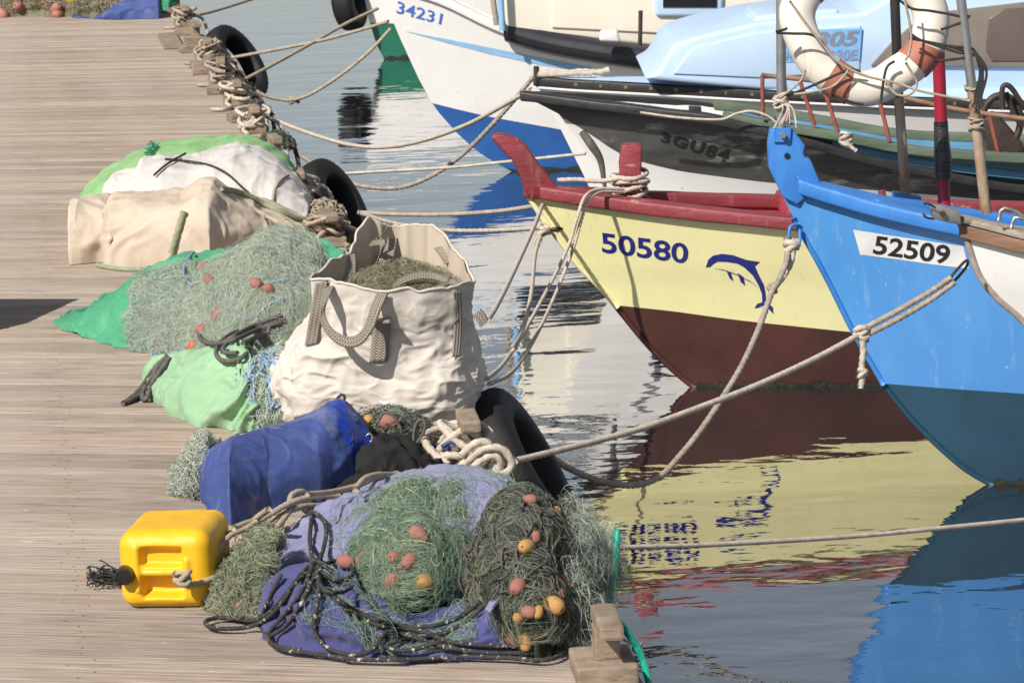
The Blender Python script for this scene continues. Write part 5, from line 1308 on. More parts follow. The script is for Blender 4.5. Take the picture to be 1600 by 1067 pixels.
q = onto(tt8, 577, 684, .008) if onto(tt8, 577, 684, .008) is not None else D(577, 684, 12.2); tube('eyelet', [q + np.array([math.cos(a) * .011, 0, math.sin(a) * .014]) for a in np.linspace(0, 6.28, 16)], .0035, m_steel, TB, n=24)
tube('cord_loop', [D(526, 624, 12.2), D(533, 616, 12.2), D(539, 619, 12.2), D(537, 627, 12.2)], .005, m_bline, TB)
N8 = thing('fishing_net', 'wisp of grey-green net poking out behind the left end of the blue tarp', 'net', G(300, 770))
g9 = arch([(276, 772), (296, 784), (325, 780)], [(276, 742), (292, 715), (308, 690), (325, 684)], 0.4, nu=24, nv=24, dend=.4)
cloth('net_mass', g9 + np.array([0.04, 0.1, -.02]), m_netd2, N8)
P = strandpts(g9, 420, 16, 0.014, off=(0, .03), curl=1.3, seed=51, wob=.012, vr=(0.02, .8)); strandmesh('netting', P, 0.0008, m_netp, N8)
for k in range(3): ropeon('net_line', [(305, 700), (300, 725), (292, 755), (288, 775), (300, 782), (312, 770)], [g9], 0.005, m_rope3, N8, lift=.01 + .006 * k)

# ---- black cloth, small net with floats, blue rag
g10 = arch([(562, 770), (600, 775), (680, 765), (705, 752)], [(562, 712), (575, 693), (595, 684), (625, 683), (650, 695), (662, 712), (705, 738)], 0.35, nu=60, nv=50, pexp=0.55, dend=.3)
g10 = bumpgrid(g10, folds((.3, .2, 1), 2, 9, 0.028, 1.1))
tag(cloth('black_cloth', g10, m_blk, None), 'crumpled black cloth between the blue tarp and the lavender cover', 'cloth')
g10b = arch([(495, 775), (560, 790), (640, 775)], [(495, 762), (530, 745), (580, 735), (640, 742)], 0.3, nu=50, nv=30, pexp=.6, dend=.3); g10b = bumpgrid(g10b, folds((1, 0, .3), 3, 8, .012, 2))
tag(cloth('black_cloth', g10b, m_blk, None), 'flat black cloth lying against the foot of the blue tarp', 'cloth')
N10 = thing('fishing_net', 'dark net with two floats tucked behind the black cloth', 'net', G(640, 700))
g11 = arch([(575, 720), (620, 730), (690, 720)], [(575, 660), (600, 645), (630, 655), (660, 675), (690, 700)], 0.35, nu=40, nv=30, dend=.3); g11 = bumpgrid(g11, lumps(9, .02))
cloth('net_mass', g11, m_netdb, N10)
P = strandpts(g11, 500, 16, 0.014, off=(0, .04), curl=1.4, seed=61, wob=.009); strandmesh('netting', P[:300], 0.0012, m_netd2, N10); strandmesh('netting', P[300:], 0.0014, m_rope3, N10)
nfloat(on([g11], 608, 665, .02), m_pink, N10, .028); nfloat(on([g11], 577, 666, .02), m_ornge, N10, .022)
for px in ([(646, 690), (648, 668), (656, 655), (664, 660), (662, 676), (650, 694)], [(590, 660), (600, 644), (615, 650), (625, 668)], [(640, 712), (655, 700), (662, 706), (655, 716)]):
    tube('net_line', [D(a, b, 12.15) for a, b in px], .0055, m_rope3, N10)
g12 = arch([(668, 728), (690, 734), (716, 730)], [(668, 702), (680, 694), (700, 696), (716, 712)], 0.16, nu=40, nv=30, dend=.4, pexp=.5); g12 = bumpgrid(g12, folds((.4, 0, 1), 2, 18, .016, 3))
tag(cloth('blue_rag', g12, m_tarp, None), 'small crumpled blue rag by the white rope coil', 'rag')
tube('rag_tail', [D(690, 698, 12.1), D(705, 690, 12.1), D(712, 700, 12.1)], [.008, .006, .003], m_tarp, bpy.data.objects['blue_rag'])

# ---- coil of white rope at the edge post
CO = thing('rope_coil', 'off-white mooring rope coiled round the edge post beside the white bag', 'rope', E(3.0, -.1))
rs = np.random.default_rng(77)
cpos = E(3.0, -0.1, 0.13)
for k in range(5):
    a = np.linspace(0, 2 * math.pi * 1.15, 26); ph = rs.uniform(0, 6.28); rx, ry = rs.uniform(.055, .115), rs.uniform(.055, .15); tl = rs.uniform(-.05, .05, 2); oz = rs.uniform(-.07, .07); ox = rs.uniform(-.05, .02)
    P = [cpos + EN * (math.cos(x + ph) * rx + ox) + ED * (math.sin(x + ph) * ry - .05) + np.array([0, 0, oz + tl[0] * math.cos(x) * 1.3 + tl[1] * math.sin(x) + .02 * math.sin(2 * x + ph)]) for x in a]
    rope('loop', P, 0.0135, m_rope, CO)
for px in ([(712, 735), (740, 712), (760, 700), (785, 702), (800, 722), (792, 738), (776, 735), (768, 722)], [(720, 712), (735, 698), (750, 690), (765, 694), (760, 706), (742, 712), (728, 722)], [(735, 735), (750, 720), (770, 712), (782, 722), (775, 740)]):
    ropepx('loop', px, 11.95, 12.0, 0.0135, m_rope, CO)

# ---- front pile: violet cloth, lavender cover, green net, dark net
g13 = arch([(418, 960), (425, 1000), (470, 1022), (560, 1034), (680, 1036), (800, 1030)], [(418, 935), (424, 912), (440, 898), (480, 892), (530, 900), (580, 930), (640, 950), (700, 948), (750, 925), (785, 905), (800, 940)], 0.62, nu=200, nv=110, pexp=0.5, dend=.10)
_pl13 = pleats(G(800, 1032) + np.array([0.02, .05, .10]), 20, 0.034, r0=0.05, r1=.4)
def f13(P): return _pl13(P) + folds((0.9, .1, .45), 5, 4.5, 0.016, 9.9)(P)
g13 = bumpgrid(g13, f13)
tag(cloth('violet_cloth', g13, m_purple, None), 'faded violet-blue cloth bundle at the bottom of the front net pile', 'cloth')
# lavender cover, draped over the heap from behind
g14 = arch([(408, 925), (500, 945), (600, 950), (700, 950), (822, 935)], [(408, 900), (418, 868), (430, 845), (470, 812), (520, 785), (570, 760), (620, 742), (670, 732), (720, 727), (760, 733), (800, 752), (830, 775), (822, 775)], 0.95, nu=150, nv=90, pexp=0.55, dend=.25, xr=(408, 822))
g14 = bumpgrid(g14, folds((0.8, .1, .5), 4, 4.2, 0.026, 4.3)); 
tag(cloth('lavender_cloth', g14, m_lav, None), 'sun-bleached lavender cloth draped over the back of the front net pile', 'cloth')
N15 = thing('fishing_net', 'tangled pale green monofilament net with salmon floats on the front pile', 'net', G(640, 1000))
g15 = arch([(522, 885), (560, 912), (600, 938), (650, 945), (720, 930), (765, 900), (790, 868)], [(528, 890), (545, 845), (565, 815), (590, 788), (620, 772), (650, 764), (700, 764), (740, 772), (765, 790), (780, 815), (790, 850)], 0.95, nu=110, nv=80, pexp=0.75, dend=.12, z0=0.06)
g15 = bumpgrid(g15, lambda P: 0.05 * fbm(P * 3.3 + 1.9, 2) + 0.02 * fbm(P * 9, 2))
cloth('net_mass', g15, m_netbase, N15)
P = strandpts(g15, 15000, 24, 0.022, off=(0.0, 0.035), curl=0.35, seed=71, ur=(0.02, .98), vr=(0.03, .62), wob=.003, wlen=.25, bias=0.5, spread=.45, field=(3.2, 4.0))
strandmesh('netting', P[:9500], 0.00045, m_netg, N15); strandmesh('netting', P[9500:], 0.00048, m_netg2, N15)
P = strandpts(g13, 350, 22, 0.018, off=(0.002, 0.02), curl=0.6, seed=74, ur=(0.22, .8), vr=(0.1, .6), wob=.004, wlen=.2); strandmesh('netting', P, 0.0006, m_netg, N15)
P = strandpts(g14, 160, 22, 0.018, off=(0.002, 0.02), curl=0.6, seed=75, ur=(0.3, .95), vr=(0.1, .6), wob=.004, wlen=.2); strandmesh('netting', P, 0.0006, m_netg, N15)
P = strandpts(g15, 2600, 24, 0.016, off=(0.005, 0.055), curl=1.3, seed=72, ur=(0.02, .98), vr=(0.0, .55), wob=.006, wlen=.16)
strandmesh('netting', P, 0.0004, m_netg, N15)
P = strandpts(g15, 90, 60, 0.014, off=(0.025, 0.045), curl=0.5, seed=73, ur=(0.05, .95), vr=(0.1, .55), wob=.008, wlen=.16, bias=0.4, spread=.7)
strandmesh('netting', P, 0.0009, m_netg2, N15)
for x, y, s in ((573, 881, .028), (541, 886, .022), (613, 917, .024), (618, 880, .022), (655, 846, .026), (640, 885, .022), (745, 832, .02), (665, 918, .026), (576, 860, .016)): nfloat(on([g15, g13], x, y, .024), m_pink if x != 665 else m_ornge, N15, s)
N16 = thing('fishing_net', 'dark brown-green net with salmon and ochre floats slumped at the dock edge', 'net', G(850, 1020))
g16 = arch([(750, 990), (790, 1024), (840, 1036), (868, 1030), (888, 1004), (915, 955), (942, 900)], [(750, 870), (775, 820), (795, 795), (815, 786), (850, 797), (885, 812), (908, 826), (928, 856), (942, 892)], 0.85, nu=100, nv=90, pexp=0.62, dend=.06)
g16 = bumpgrid(g16, lumps(6, .04, 6.1))
cloth('net_mass', g16, m_netdb, N16)
P = strandpts(g16, 10000, 24, 0.02, off=(0.0, 0.045), curl=0.45, seed=81, ur=(0.02, .98), vr=(0.02, .6), wob=.003, wlen=.22, bias=1.3, spread=.6, field=(2.4, 4.0))
strandmesh('netting', P[:4200], 0.0005, m_netd2, N16); strandmesh('netting', P[4200:8400], 0.0007, m_netd, N16); strandmesh('netting', P[8400:], 0.0005, m_neto, N16)
P = strandpts(g16, 700, 20, 0.018, off=(0.01, 0.11), curl=1.1, seed=82, ur=(0.6, 1.0), vr=(0.0, .6), wob=.014, wlen=.1); strandmesh('netting', P, 0.0004, m_netp, N16)
P = strandpts(g16, 45, 50, 0.016, off=(0.03, 0.05), curl=0.7, seed=83, ur=(0.05, .95), vr=(0.05, .5), wob=.006, wlen=.2, bias=1.4, spread=.6); strandmesh('netting', P, 0.0028, m_rope3, N16, sides=5)
for x, y, s, m in ((866, 822, .028, m_ornge), (824, 873, .027, m_ornge), (866, 964, .036, m_ornge), (822, 1022, .026, m_ornge), (812, 985, .022, m_ornge), (826, 800, .016, m_ornge), (842, 975, .018, m_ornge),
                   (828, 800, .022, m_pink), (877, 855, .028, m_pink), (911, 895, .024, m_pink), (912, 868, .018, m_pink), (875, 928, .034, m_pink), (868, 948, .026, m_pink), (897, 938, .03, m_pink), (900, 962, .024, m_pink), (886, 968, .024, m_pink), (810, 935, .024, m_pink), (800, 1016, .024, m_pink), (827, 975, .022, m_pink), (925, 955, .022, m_pink), (838, 860, .018, m_pink)):
    q = on([g16], x, y, .050); nfloat(q, m, N16, s * rng.uniform(.7, .95), rng.uniform(1.2, 1.6))
fl = []
for (x, y), wd in zip([(758, 782), (772, 800), (784, 822), (792, 850), (795, 880), (790, 910), (780, 935), (766, 955)], (.10, .11, .10, .09, .085, .08, .08, .06)):
    fl.append(on([g15, g16, g14], x, y, .03))
fl = np.array(fl); yl = np.polyfit(np.arange(len(fl)), fl[:, 1], 1); fl = np.array([D(x, y, np.polyval(yl, i_) - .03) for i_, (x, y) in enumerate([(758, 782), (772, 800), (784, 822), (792, 850), (795, 880), (790, 910), (780, 935), (766, 955)])])
fl = catmull(fl, 60); tdir = np.gradient(fl, axis=0); side_ = np.broadcast_to(np.array([1.0, 0.1, 0.35]), fl.shape).copy(); side_ /= np.linalg.norm(side_, axis=1)[:, None]
tq = np.linspace(-.5, .5, 14); wq = np.interp(np.linspace(0, 1, 60), [0, .15, .8, 1], [.03, .06, .055, .03])
flg = fl[:, None] + side_[:, None] * (tq[None, :, None] * wq[:, None, None]) + np.array([0, 1.0, 0]) * (0.14 * np.abs(tq[None, :, None]) ** 1.3)
flg = flg + (0.016 * fbm(stretch(flg, (0.3, 0, 1), 4) * 14, 3))[..., None] * np.array([0, -1.0, .2])
fo = meshobj('cloth_flap', flg.reshape(-1, 3), gridfaces(60, 14), m_lav, bpy.data.objects['lavender_cloth']); md = fo.modifiers.new('thickness', 'SOLIDIFY'); md.thickness = .004
SR = thing('flecked_rope', 'black rope flecked with white looped over the front net pile', 'rope', G(450, 1020))
fr = [g13, g14, g15, g16]
for k, px in enumerate((
    [(500, 880), (470, 905), (445, 945), (425, 968), (395, 986), (345, 990), (318, 984), (322, 975), (360, 972), (400, 978), (432, 955), (455, 925), (485, 900), (515, 890)],
    [(452, 774), (470, 770), (484, 782), (488, 815), (484, 850), (490, 885), (512, 912), (540, 918), (556, 905), (548, 888), (525, 884), (505, 893), (490, 915), (470, 955), (452, 985), (430, 1000), (415, 1006), (430, 1020), (470, 1026)],
    [(455, 790), (475, 806), (500, 815), (512, 835), (506, 870), (495, 905), (505, 935), (530, 940), (550, 930)],
    [(490, 885), (476, 925), (448, 965), (424, 990), (416, 1000), (422, 1014), (446, 1024), (500, 1030), (560, 1038), (640, 1038), (720, 1034), (800, 1036), (850, 1040), (884, 1028), (890, 1010)],
    [(500, 900), (498, 950), (490, 990), (510, 1022), (555, 1034), (588, 1024), (596, 1003), (620, 993), (660, 996), (700, 1012), (750, 1018), (810, 1020)],
    [(520, 945), (560, 968), (600, 985), (650, 992), (700, 985), (740, 962), (765, 935), (780, 915)], [(540, 960), (585, 982), (640, 1000), (690, 998), (730, 978), (760, 950), (775, 930)],
    [(600, 1030), (590, 1012), (606, 998), (640, 1003), (690, 1020), (760, 1030), (830, 1030)],
    [(640, 1012), (610, 1015), (600, 1024), (630, 1030), (660, 1024), (690, 1014)],
    [(440, 905), (425, 935), (412, 965), (408, 990), (422, 1006)],
    [(815, 850), (825, 825), (850, 808), (880, 802), (905, 815), (895, 835), (875, 842), (905, 850), (922, 870), (915, 885), (890, 880)], [(875, 803), (840, 794), (812, 780), (796, 766)])):
    ropeon('strand', px, fr, 0.0064, m_spk, SR, lift=0.022 + 0.006 * (k % 3), lay=.3)
BR = thing('beige_rope', 'tangled beige rope knotted to the yellow jerrycan handle', 'rope', G(380, 900))
yj = G(265, 950)[1]
ropepx('strand', [(284, 905), (296, 913), (312, 908), (328, 890), (340, 862), (358, 838), (385, 825), (400, 815)], yj - .09, yj + .25, .0085, m_rope2, BR)
ropepx('strand', [(284, 905), (300, 914), (325, 906), (345, 898), (370, 880), (395, 858), (415, 842)], yj - .10, yj + .15, .0085, m_rope2, BR)
winds('knot', D(285, 903, yj - .1), .02, 2.6, m_rope2, BR, rr=.008, pitch=.013, seed=14)
for k, px in enumerate(([(355, 835), (390, 822), (420, 805), (445, 790), (470, 780), (500, 775), (530, 776)], [(370, 842), (400, 832), (425, 835), (440, 822), (430, 810), (405, 815)], [(365, 825), (395, 815), (420, 822), (440, 805), (470, 792), (500, 790)], [(375, 838), (405, 846), (420, 840), (440, 832), (460, 818)], [(400, 850), (412, 835), (430, 826), (450, 800), (455, 775), (470, 768), (482, 775)], [(410, 860), (404, 840), (390, 830), (372, 828)], [(420, 795), (400, 810), (385, 825), (392, 842), (412, 838), (418, 822)], [(480, 772), (520, 768), (560, 758), (590, 745), (605, 745)], [(555, 765), (570, 748), (590, 742), (610, 742), (622, 740)])):
    ropepx('strand', px, yj + .22 - .02 * (k % 4), yj + .62, .0085 if k % 2 else .0095, m_rope2, BR)
N17 = thing('fishing_net', 'olive net tuft with a pink float between jerrycan and violet cloth', 'net', G(385, 970))
g17 = arch([(330, 950), (350, 970), (400, 978), (428, 970)], [(330, 930), (345, 900), (375, 865), (405, 845), (428, 850)], 0.5, nu=50, nv=40, pexp=.6, dend=.3); g17 = bumpgrid(g17, lumps(8, .03, 5))
cloth('net_mass', g17, m_netob, N17)
P = strandpts(g17, 2600, 18, .014, off=(0, .035), curl=1.2, seed=91, vr=(.02, .7), wob=.008); strandmesh('netting', P[:1600], .0008, m_neto, N17); strandmesh('netting', P[1600:], .0008, m_netg, N17)
nfloat(on([g17], 380, 945, .0), m_pink, N17, .022)
ropeon('net_line', [(345, 890), (335, 915), (332, 935), (345, 955)], [g17], .006, m_ropeg, N17, lift=.02)

# ---- yellow jerrycan
def jerrycan():
    c0 = G(260, 953); Wd, Hd, Ld = 0.285, 0.240, 0.34; r = 0.05
    J = thing('jerrycan', 'yellow plastic jerrycan lying on its side with black screw cap', 'jerrycan', c0)
    ang = math.radians(-7)
    def place(P):
        P = np.asarray(P, float); x, y, z = P[..., 0], P[..., 1], P[..., 2]
        return np.stack([c0[0] + x * math.cos(ang) - y * math.sin(ang), c0[1] + x * math.sin(ang) + y * math.cos(ang), z], -1)
    def sm(a, b, x): t = np.clip((x - a) / (b - a), 0, 1); return t * t * (3 - 2 * t)
    bm = bmesh.new(); bmesh.ops.create_cube(bm, size=2.0)
    bmesh.ops.subdivide_edges(bm, edges=list(bm.edges), cuts=55, use_grid_fill=True)
    bm.verts.index_update(); P = np.array([v.co[:] for v in bm.verts]); Fc = [[v.index for v in f.verts] for f in bm.faces]; bm.free()
    h = np.array([Wd, Ld, Hd]) / 2
    Q = P * h; inner = np.clip(Q, -(h - r), h - r); d = Q - inner; l = np.linalg.norm(d, axis=1, keepdims=True); l[l < 1e-9] = 1
    front = P[:, 1] < -0.999
    Q = inner + d / l * np.minimum(r, np.maximum(l, r))
    fl = np.abs(d).max(1) <= 0
    # keep the flats flat: only corner rounding
    X, Z = Q[:, 0], Q[:, 2]
    fm = sm(-Ld / 2 + 0.055, -Ld / 2 + 0.02, Q[:, 1])
    pocket = sm(-.075, -.060, X) * (1 - sm(.048, .062, X))
    up = pocket * sm(0.010, 0.022, Z) * (1 - sm(.062, .078, Z)); dn = pocket * (1 - sm(-0.022, -.012, Z)) * sm(-.088, -.066, Z)
    dep = 0.030 * up + 0.045 * dn
    ridge_ = 0.007 * (np.exp(-((X + .083) / .008) ** 2) * sm(-.07, -.06, Z) * (1 - sm(.07, .085, Z)) + np.exp(-((X - .07) / .010) ** 2) * sm(-.06, -.05, Z) * (1 - sm(.03, .045, Z)))
    Q[:, 1] += fm * (dep - ridge_)
    side = np.abs(P[:, 0]) > .999
    Q[:, 2] += Hd / 2; 
    Q[:, 1] += Ld / 2
    Q[:, 2] += 0.0025 * fbm(Q * 14, 2) * (Q[:, 2] > .02)
    my = mat('yellow_plastic', (0.86, 0.50, 0.014), (0.80, 0.45, 0.012), scale=3, rough=0.5, bump=0.0008, bscale=30, c3=(0.40, 0.22, 0.04), s3=24, t3=0.66, w3=0.10, streak=(0.45, 0.26, 0.06), st=0.6)
    meshobj('can_body', place(Q), Fc, my, J)
    # cap on the front face, lower left
    n = 28; cpos = np.array([-0.118, -0.006, 0.112]); V = []; prof_ = [(0.0285, 0.03), (0.0285, -0.006), (0.0275, -.02), (0.025, -.026), (0.021, -.027), (0.02, -.0245), (0.0, -.0245)]
    V = []
    for (rr, yy) in prof_:
        for j in range(n * 2):
            a = math.pi * j / n; k = rr * (1 - 0.05 * (j % 2)) if yy > -.022 and rr > .02 else rr
            V.append(cpos + [k * math.cos(a), yy, k * math.sin(a)])
    mcap = mat('black_cap_plastic', (0.015, 0.015, 0.015), rough=0.35)
    o = meshobj('cap', place(V), [tuple(int(q) for q in f) for f in gridfaces(len(prof_), n * 2, wrap=True)], mcap, J, smooth=False)
    hb_ = []
    bar = place([(-.07, .006, .116), (-.02, .002, .116), (.03, .002, .116), (.06, .006, .116)])
    tube('handle', bar, .011, my, J, n=20, sides=10)
jerrycan()
TF = thing('black_rope_tuft', 'frayed black rope end behind the yellow jerrycan cap', 'rope', G(165, 928))
for k in range(46):
    a = rng.uniform(-.6, .6); p0 = G(192, 915 + rng.uniform(-6, 10)) + [0, .03, rng.uniform(0.005, .03)]
    L_ = rng.uniform(.05, .11)
    P = [p0, p0 + [-L_ * .5, rng.uniform(-.02, .02), rng.uniform(0, .025)], p0 + [-L_, rng.uniform(-.03, .03), rng.uniform(0, .03)], p0 + [-L_ - .01, rng.uniform(-.03, .03), rng.uniform(-.01, .04)]]
    for q in P: q[2] = max(q[2], .004)
    tube('frayed_strand', P, .0022, m_bline, TF, n=10, sides=4)

# ---- green hose over the edge
hp = [(965, 828), (962, 870), (957, 910), (953, 945), (962, 965), (982, 990), (1000, 1020), (1010, 1050), (1016, 1080), (1016, 1110)]
mh = mat('turquoise_hose', (0.02, 0.42, 0.28), (0.015, 0.34, 0.23), scale=5, rough=0.35)
H_ = tag(tube('green_hose', [D(x, y, yy) for (x, y), yy in zip(hp, (10.2, 10.15, 10.1, 10.05, 9.98, 9.9, 9.8, 9.7, 9.6, 9.5))], 0.0105, mh, None, n=70, sides=14), 'turquoise green hose standing up at the dock edge beside the dark net', 'hose')
tube('tie_string', [D(969, 995, 9.9), D(985, 1005, 9.86), D(993, 1010, 9.84), D(999, 1018, 9.84)], .004, m_whitecl, H_)
winds('tie_string', D(996, 1012, 9.86), .013, 2.2, m_whitecl, H_, rr=.0035, pitch=.006, seed=3)

# ---- dock tyres
tyre('tyre_fender', E(3.7, 0.19, -0.20), EN * .88 + np.array([0, 0, .47]) - ED * .22, 0.34, 0.105, 'black tyre fender hung on the dock edge behind the white bag', m_rubber, 'tyres along the dock edge')
tyre('tyre_fender', E(11.4, 0.20, -0.20), EN * .86 + np.array([0, 0, .45]) - ED * .40, 0.32, 0.09, 'black tyre fender on the dock edge beside the white tarpaulin', m_rubber, 'tyres along the dock edge')
tyre('tyre_fender', E(20.6, 0.22, -0.15), EN * .8 + np.array([0, 0, .5]) - ED * .42, 0.36, 0.09, 'shiny black tyre fender farthest along the dock edge', m_rubber, 'tyres along the dock edge')
FB = tag(MB().box(E(11.2, -.02, .12), (.12, .3, .24), AX, .02).build('blue_cloth', m_tarp2, None), 'blue cloth bundle hanging by the tyre at the dock edge', 'cloth') if False else None

# ---- ropes round the edge posts
rs = np.random.default_rng(5)
for s, m, lab in ((13.97, m_rope, 'off-white mooring rope wound on the edge post nearest the far pile'), (15.78, m_rope, 'thick white rope wound on the second edge post beyond the far pile'), (17.6, m_ropeg, 'grey mooring rope wound on the third edge post beyond the far pile'), (19.45, m_rope2, 'beige mooring rope wound on the fourth edge post beyond the far pile'), (23.1, m_rope2, 'beige rope wound on the sixth edge post near the far nets'), (10.37, m_rope, 'off-white rope tangle on the edge post beside the white tarpaulin'), (8.57, m_rope2, 'beige rope tangle on the edge post above the white bag')):
    T_ = thing('mooring_rope', lab, 'rope', E(s, -.09), 'ropes wound on edge posts')
    for k in range(2):
        n = rs.uniform(1.2, 2.3); a = np.linspace(0, 6.283 * n, int(12 * n)); ph = rs.uniform(0, 6.28, 3)
        c = E(s, -.08, .11)
        P = [c + EN * math.cos(x) * (.085 + .03 * math.sin(1.3 * x + ph[0])) + ED * (math.sin(x) * (.11 + .04 * math.cos(1.7 * x + ph[1])) - .02) + np.array([0, 0, .03 * (x / 6.28 - n / 2) + .045 * math.sin(.9 * x + ph[2]) - .01]) for x in a]
        rope('turn', P, rs.uniform(.009, .014), m, T_)
    P = [E(s - .05, -.08, .1), E(s - .15, -.16, .04), E(s - .28, -.14, .02), E(s - .4, -.2, .016), E(s - .35, -.28, .016)]
    rope('tail', P, .013, m, T_)
    P = [E(s, .0, .1), E(s + .1, .10, .02), E(s - .1, .12, -.15), E(s + .05, .12, -.35)]
    rope('tail', P, .013, m, T_)

# old rope and net scraps caught along the edge
for k, (s_, m1) in enumerate(((14.9, m_rope3), (16.6, m_netd), (18.6, m_rope3), (12.9, m_netd), (9.5, m_rope2))):
    T_ = thing('rope_tangle', 'old rope tangle on dock edge ' + ('between the off-white and thick white wound posts', 'between the thick white and grey wound posts', 'between the grey and beige wound posts', 'next to the pale green sack', 'above the rim of the white bulk bag')[k], 'rope', E(s_, -.08), 'rope scraps between the edge posts')
    a = np.linspace(0, 6.28, 20); gt = np.array([[E(s_ + .22 * math.cos(x) * q_, -.02 + .11 * math.sin(x) * q_, .012 + .07 * (1 - q_ ** 2)) for q_ in np.linspace(1, 0.05, 8)] for x in a])
    P = strandpts(gt, 60, 22, .03, off=(0, .03), curl=1.3, seed=300 + k, vr=(0, 1), wob=.012, wlen=.15)
    strandmesh('scrap', P, .0045, m1, T_, sides=4, kind=None)
    rope('tail', [E(s_, .0, .05), E(s_ + .05, .10, .0), E(s_ - .05, .12, -.2), E(s_ + .05, .12, -.4)], .014, m_rope3, T_)

# ------------------------------------------------------------------ mooring lines
def Ye(px, py): return G(px, py)[1]
ML = [('taut off-white mooring line from the rope coil to the knot by the blue stem', [(805, 720), (900, 697), (1000, 670), (1100, 634), (1180, 603), (1270, 562), (1345, 522)], Ye(790, 728), 14.0, .0115, m_rope),
      ('slack rope hanging from the blue boat shackle down to the water and tyre', [(1232, 385), (1228, 412), (1216, 440), (1205, 460), (1185, 515), (1160, 570), (1130, 620), (1095, 672), (1060, 715), (1030, 745), (990, 758), (940, 752), (890, 732), (850, 705), (822, 675)], BY - .05, 13.2, .0125, m_ropeg),
      ('thin pale line stretched low across the water in front of the boats', [(930, 856), (1020, 854), (1130, 850), (1330, 838), (1480, 824), (1640, 808)], 10.9, 12.5, .008, m_rope),
      ('outer slack line from the yellow boat gunwale to the dock', [(975, 296), (935, 296), (914, 308), (902, 340), (888, 385), (862, 440), (815, 525), (785, 570), (760, 592)], yb.O[1] - .2, 13.6, .0085, m_rope),
      ('inner slack line from the yellow boat gunwale to the dock', [(975, 300), (940, 300), (920, 313), (908, 345), (895, 390), (872, 450), (850, 500), (820, 555), (795, 585), (764, 600)], yb.O[1] - .22, 13.6, .0085, m_rope),
      ('short line from the yellow stem eye to the white bag side', [(848, 320), (832, 360), (800, 430), (775, 480), (762, 500)], yb.O[1] - .05, 14.0, .010, m_rope),
      ('thin line hanging from the yellow stem knot to the dock', [(845, 368), (836, 400), (830, 460), (818, 510), (800, 545)], yb.O[1] - .05, 14.0, .009, m_rope),
      ('upper taut line from the dock to the yellow boat stem', [(560, 332), (620, 335), (700, 335), (780, 330), (835, 322)], 18.5, yb.O[1] + .02, .011, m_rope2),
      ('lower taut line from the dock to the yellow boat stem', [(560, 332), (600, 345), (650, 356), (720, 361), (800, 359), (860, 354)], 17.5, yb.O[1] - .02, .011, m_rope),
      ('deep slack line from the dock to the pale blue cabin boat bow', [(440, 222), (480, 250), (530, 280), (580, 293), (630, 292), (680, 272), (730, 235), (790, 172), (838, 115)], 22.8, cb.O[1], .014, m_ropeg),
      ('white slack line from the dock to the black rail bow', [(410, 180), (450, 196), (500, 214), (550, 227), (600, 230), (660, 220), (730, 195), (790, 163), (830, 140)], 24.8, lb.O[1], .013, m_rope),
      ('thin straight line from the dock to the low white boat stem', [(470, 276), (560, 270), (700, 262), (800, 252), (915, 240)], 21.0, lb.O[1] - .2, .009, m_rope),
      ('slack line with a knot from the dock to the 34231 bow', [(382, 127), (410, 148), (440, 156), (460, 156), (490, 145), (540, 112), (580, 78), (611, 45)], 26.7, hb.O[1], .013, m_rope2),
      ('middle line from the dock crossing to the far white bow', [(378, 127), (420, 105), (480, 72), (540, 38), (590, 14)], 26.7, hb.O[1] + 1.5, .013, m_rope2),
      ('upper line from the dock to the 34231 stem', [(355, 92), (420, 80), (500, 64), (560, 48), (607, 34)], 28.5, hb.O[1], .013, m_rope2),
      ('highest line from the dock running out of the picture', [(300, 26), (340, 16), (400, -3), (480, -30)], 32.5, 34.0, .015, m_rope2)]
for lab, px, a, b, r, m in ML:
    ys_ = None
    if 'yellow boat gunwale' in lab:
        tt_ = np.linspace(0, 1, len(px)); ys_ = [yb.O[1] - np.interp(t_, [0, .12, .25, .5, .6, .8, 1], [.15, .24, .36, .50, .75, 2.2, 3.9]) for t_ in tt_]
    o = ropepx('mooring_line', px, a, b, r, m, None, ys_); tag(o, lab, 'rope', 'mooring lines')
kn = thing('rope_knot', 'white knot with frayed tail where the taut line doubles by the blue stem', 'rope', D(1347, 522, 14.0))
winds('knot', D(1346, 520, 14.0), .022, 3.2, m_rope, kn, rr=.012, pitch=.014, seed=21)
ropepx('strand', [(1345, 516), (1400, 487), (1450, 458), (1486, 434)], 14.0, 14.06, .0115, m_ropeg, kn); ropepx('strand', [(1353, 524), (1400, 500), (1450, 471), (1492, 441)], 14.0, 14.06, .0115, m_ropeg, kn)
ropepx('tail', [(1346, 528), (1349, 548), (1346, 570), (1347, 590), (1344, 606)], 13.98, 13.98, .014, m_rope, kn)
winds('knot', D(1347, 583, 13.98), .016, 2.0, m_rope, kn, rr=.010, pitch=.012, seed=22)
kn2 = thing('rope_knot', 'doubled rope loop and knot below the blue boat shackle', 'rope', D(1235, 390, BY - .05))
winds('knot', D(1237, 384, BY - .06), .024, 2.5, m_rope, kn2, rr=.013, pitch=.016, seed=23)
ropepx('strand', [(1240, 384), (1236, 410), (1222, 435), (1207, 452)], BY - .07, BY - .1, .0125, m_rope, kn2); winds('knot', D(1206, 450, BY - .1), .016, 2.5, m_ropeg, kn2, rr=.008, pitch=.01, seed=24)
kn3 = thing('rope_knot', 'pale frayed knot at the yellow boat stem eye', 'rope', D(850, 362, yb.O[1] - .05))
winds('knot', D(850, 360, yb.O[1] - .06), .022, 2.6, m_rope, kn3, rr=.012, pitch=.018, seed=25)
for k in range(5): tube('frayed_end', [D(845, 366, yb.O[1] - .07), D(840 + rng.uniform(-5, 8), 378, yb.O[1] - .08), D(838 + rng.uniform(-6, 12), 390 + rng.uniform(-4, 6), yb.O[1] - .08)], .004, m_rope, kn3, n=8, sides=5)
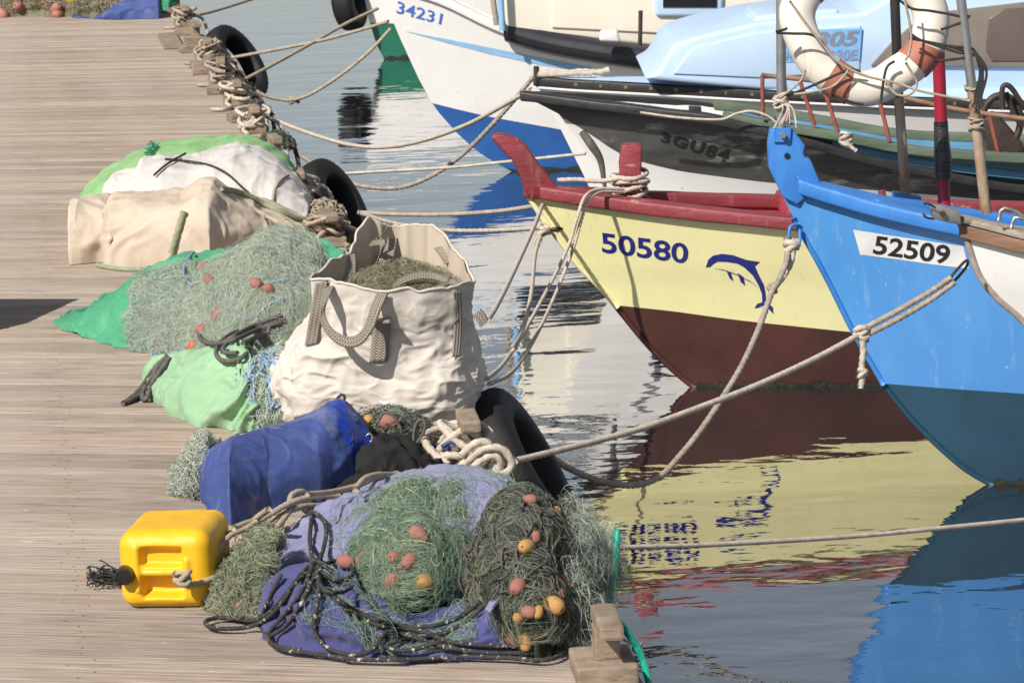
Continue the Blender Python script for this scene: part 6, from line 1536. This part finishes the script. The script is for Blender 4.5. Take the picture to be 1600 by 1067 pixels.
kn4 = tag(winds('rope_knot', D(460, 157, 27.0), .03, 2, m_rope2, None, rr=.014, pitch=.02, seed=26), 'small knot midway on the slack line to boat 34231', 'rope')

# ------------------------------------------------------------------ far nets at the top
NF = thing('fishing_net', 'olive and beige nets heaped across the far end of the dock', 'net', G(110, 28))
g20 = arch([(-40, 27), (60, 27), (150, 28), (215, 28)], [(-40, -70), (60, -75), (150, -60), (215, -20)], 1.6, nu=80, nv=50, pexp=.6, dend=.4); g20 = bumpgrid(g20, lumps(3, .10, 3.3))
cloth('net_mass', g20, m_netob, NF)
P = strandpts(g20, 3000, 18, .045, off=(0, .08), curl=.6, seed=111, vr=(.02, .6), wob=.02, wlen=.3); strandmesh('netting', P[:1800], .0022, m_neto, NF); strandmesh('netting', P[1800:], .0022, m_rope2, NF)
for x, y in ((91, 25), (72, 8), (5, 24), (30, 12), (88, 16)): nfloat(on([g20], x, y, .02), m_pink, NF, .055)
g21 = arch([(118, 26), (185, 30), (250, 28)], [(118, 24), (165, 12), (205, -10), (250, -12)], 0.8, nu=60, nv=40, pexp=.5, dend=.3); g21 = bumpgrid(g21 - np.array([0, .15, 0]), folds((1, 0, .5), 4, 4, .03, 2))
tag(cloth('blue_tarp', g21, m_tarp, None), 'blue tarp beside the far nets near the dock edge', 'tarp')
q = on([g20], 118, 0, .06)
tag(meshobj('yellow_buoy', np.array(_fv) * [.11, .11, .09] + q, _ff, mat('yellow_buoy_plastic', (.75, .45, .02), rough=.4)), 'yellow float lying on the far nets', 'buoy')
g22 = arch([(252, 20), (262, 22), (276, 20)], [(252, -20), (262, -22), (276, -14)], .5, nu=20, nv=20, pexp=.5, dend=.5)
tag(cloth('green_cloth', bumpgrid(g22, lumps(6, .04)), m_green, None), 'dark green cloth behind the blue tarp at the far edge', 'cloth')

# ------------------------------------------------------------------ unseen crate, guessed and added left of the frame to cast the planks' shadow
tip = G(128, 466)
kx = SUN[:2] / SUN[2]
cr = thing('added_shadow_crate', 'unseen wooden crate added left of the picture to shade the planks', 'crate', tip + np.array([SUN[0], SUN[1], 0]) / SUN[2] * .8)
mbx = None
hc = 0.8
top = tip + np.array([SUN[0], SUN[1], 0]) / SUN[2] * hc
for k in range(6): MB().box(top + PD * -.45 + PN * .0 + np.array([0, 0, .08 + .13 * k - .0]) + PN * -.35, (.9, .7, .125), np.array([PD, PN, [0, 0, 1]]), .006).build('board', m_timber, cr)
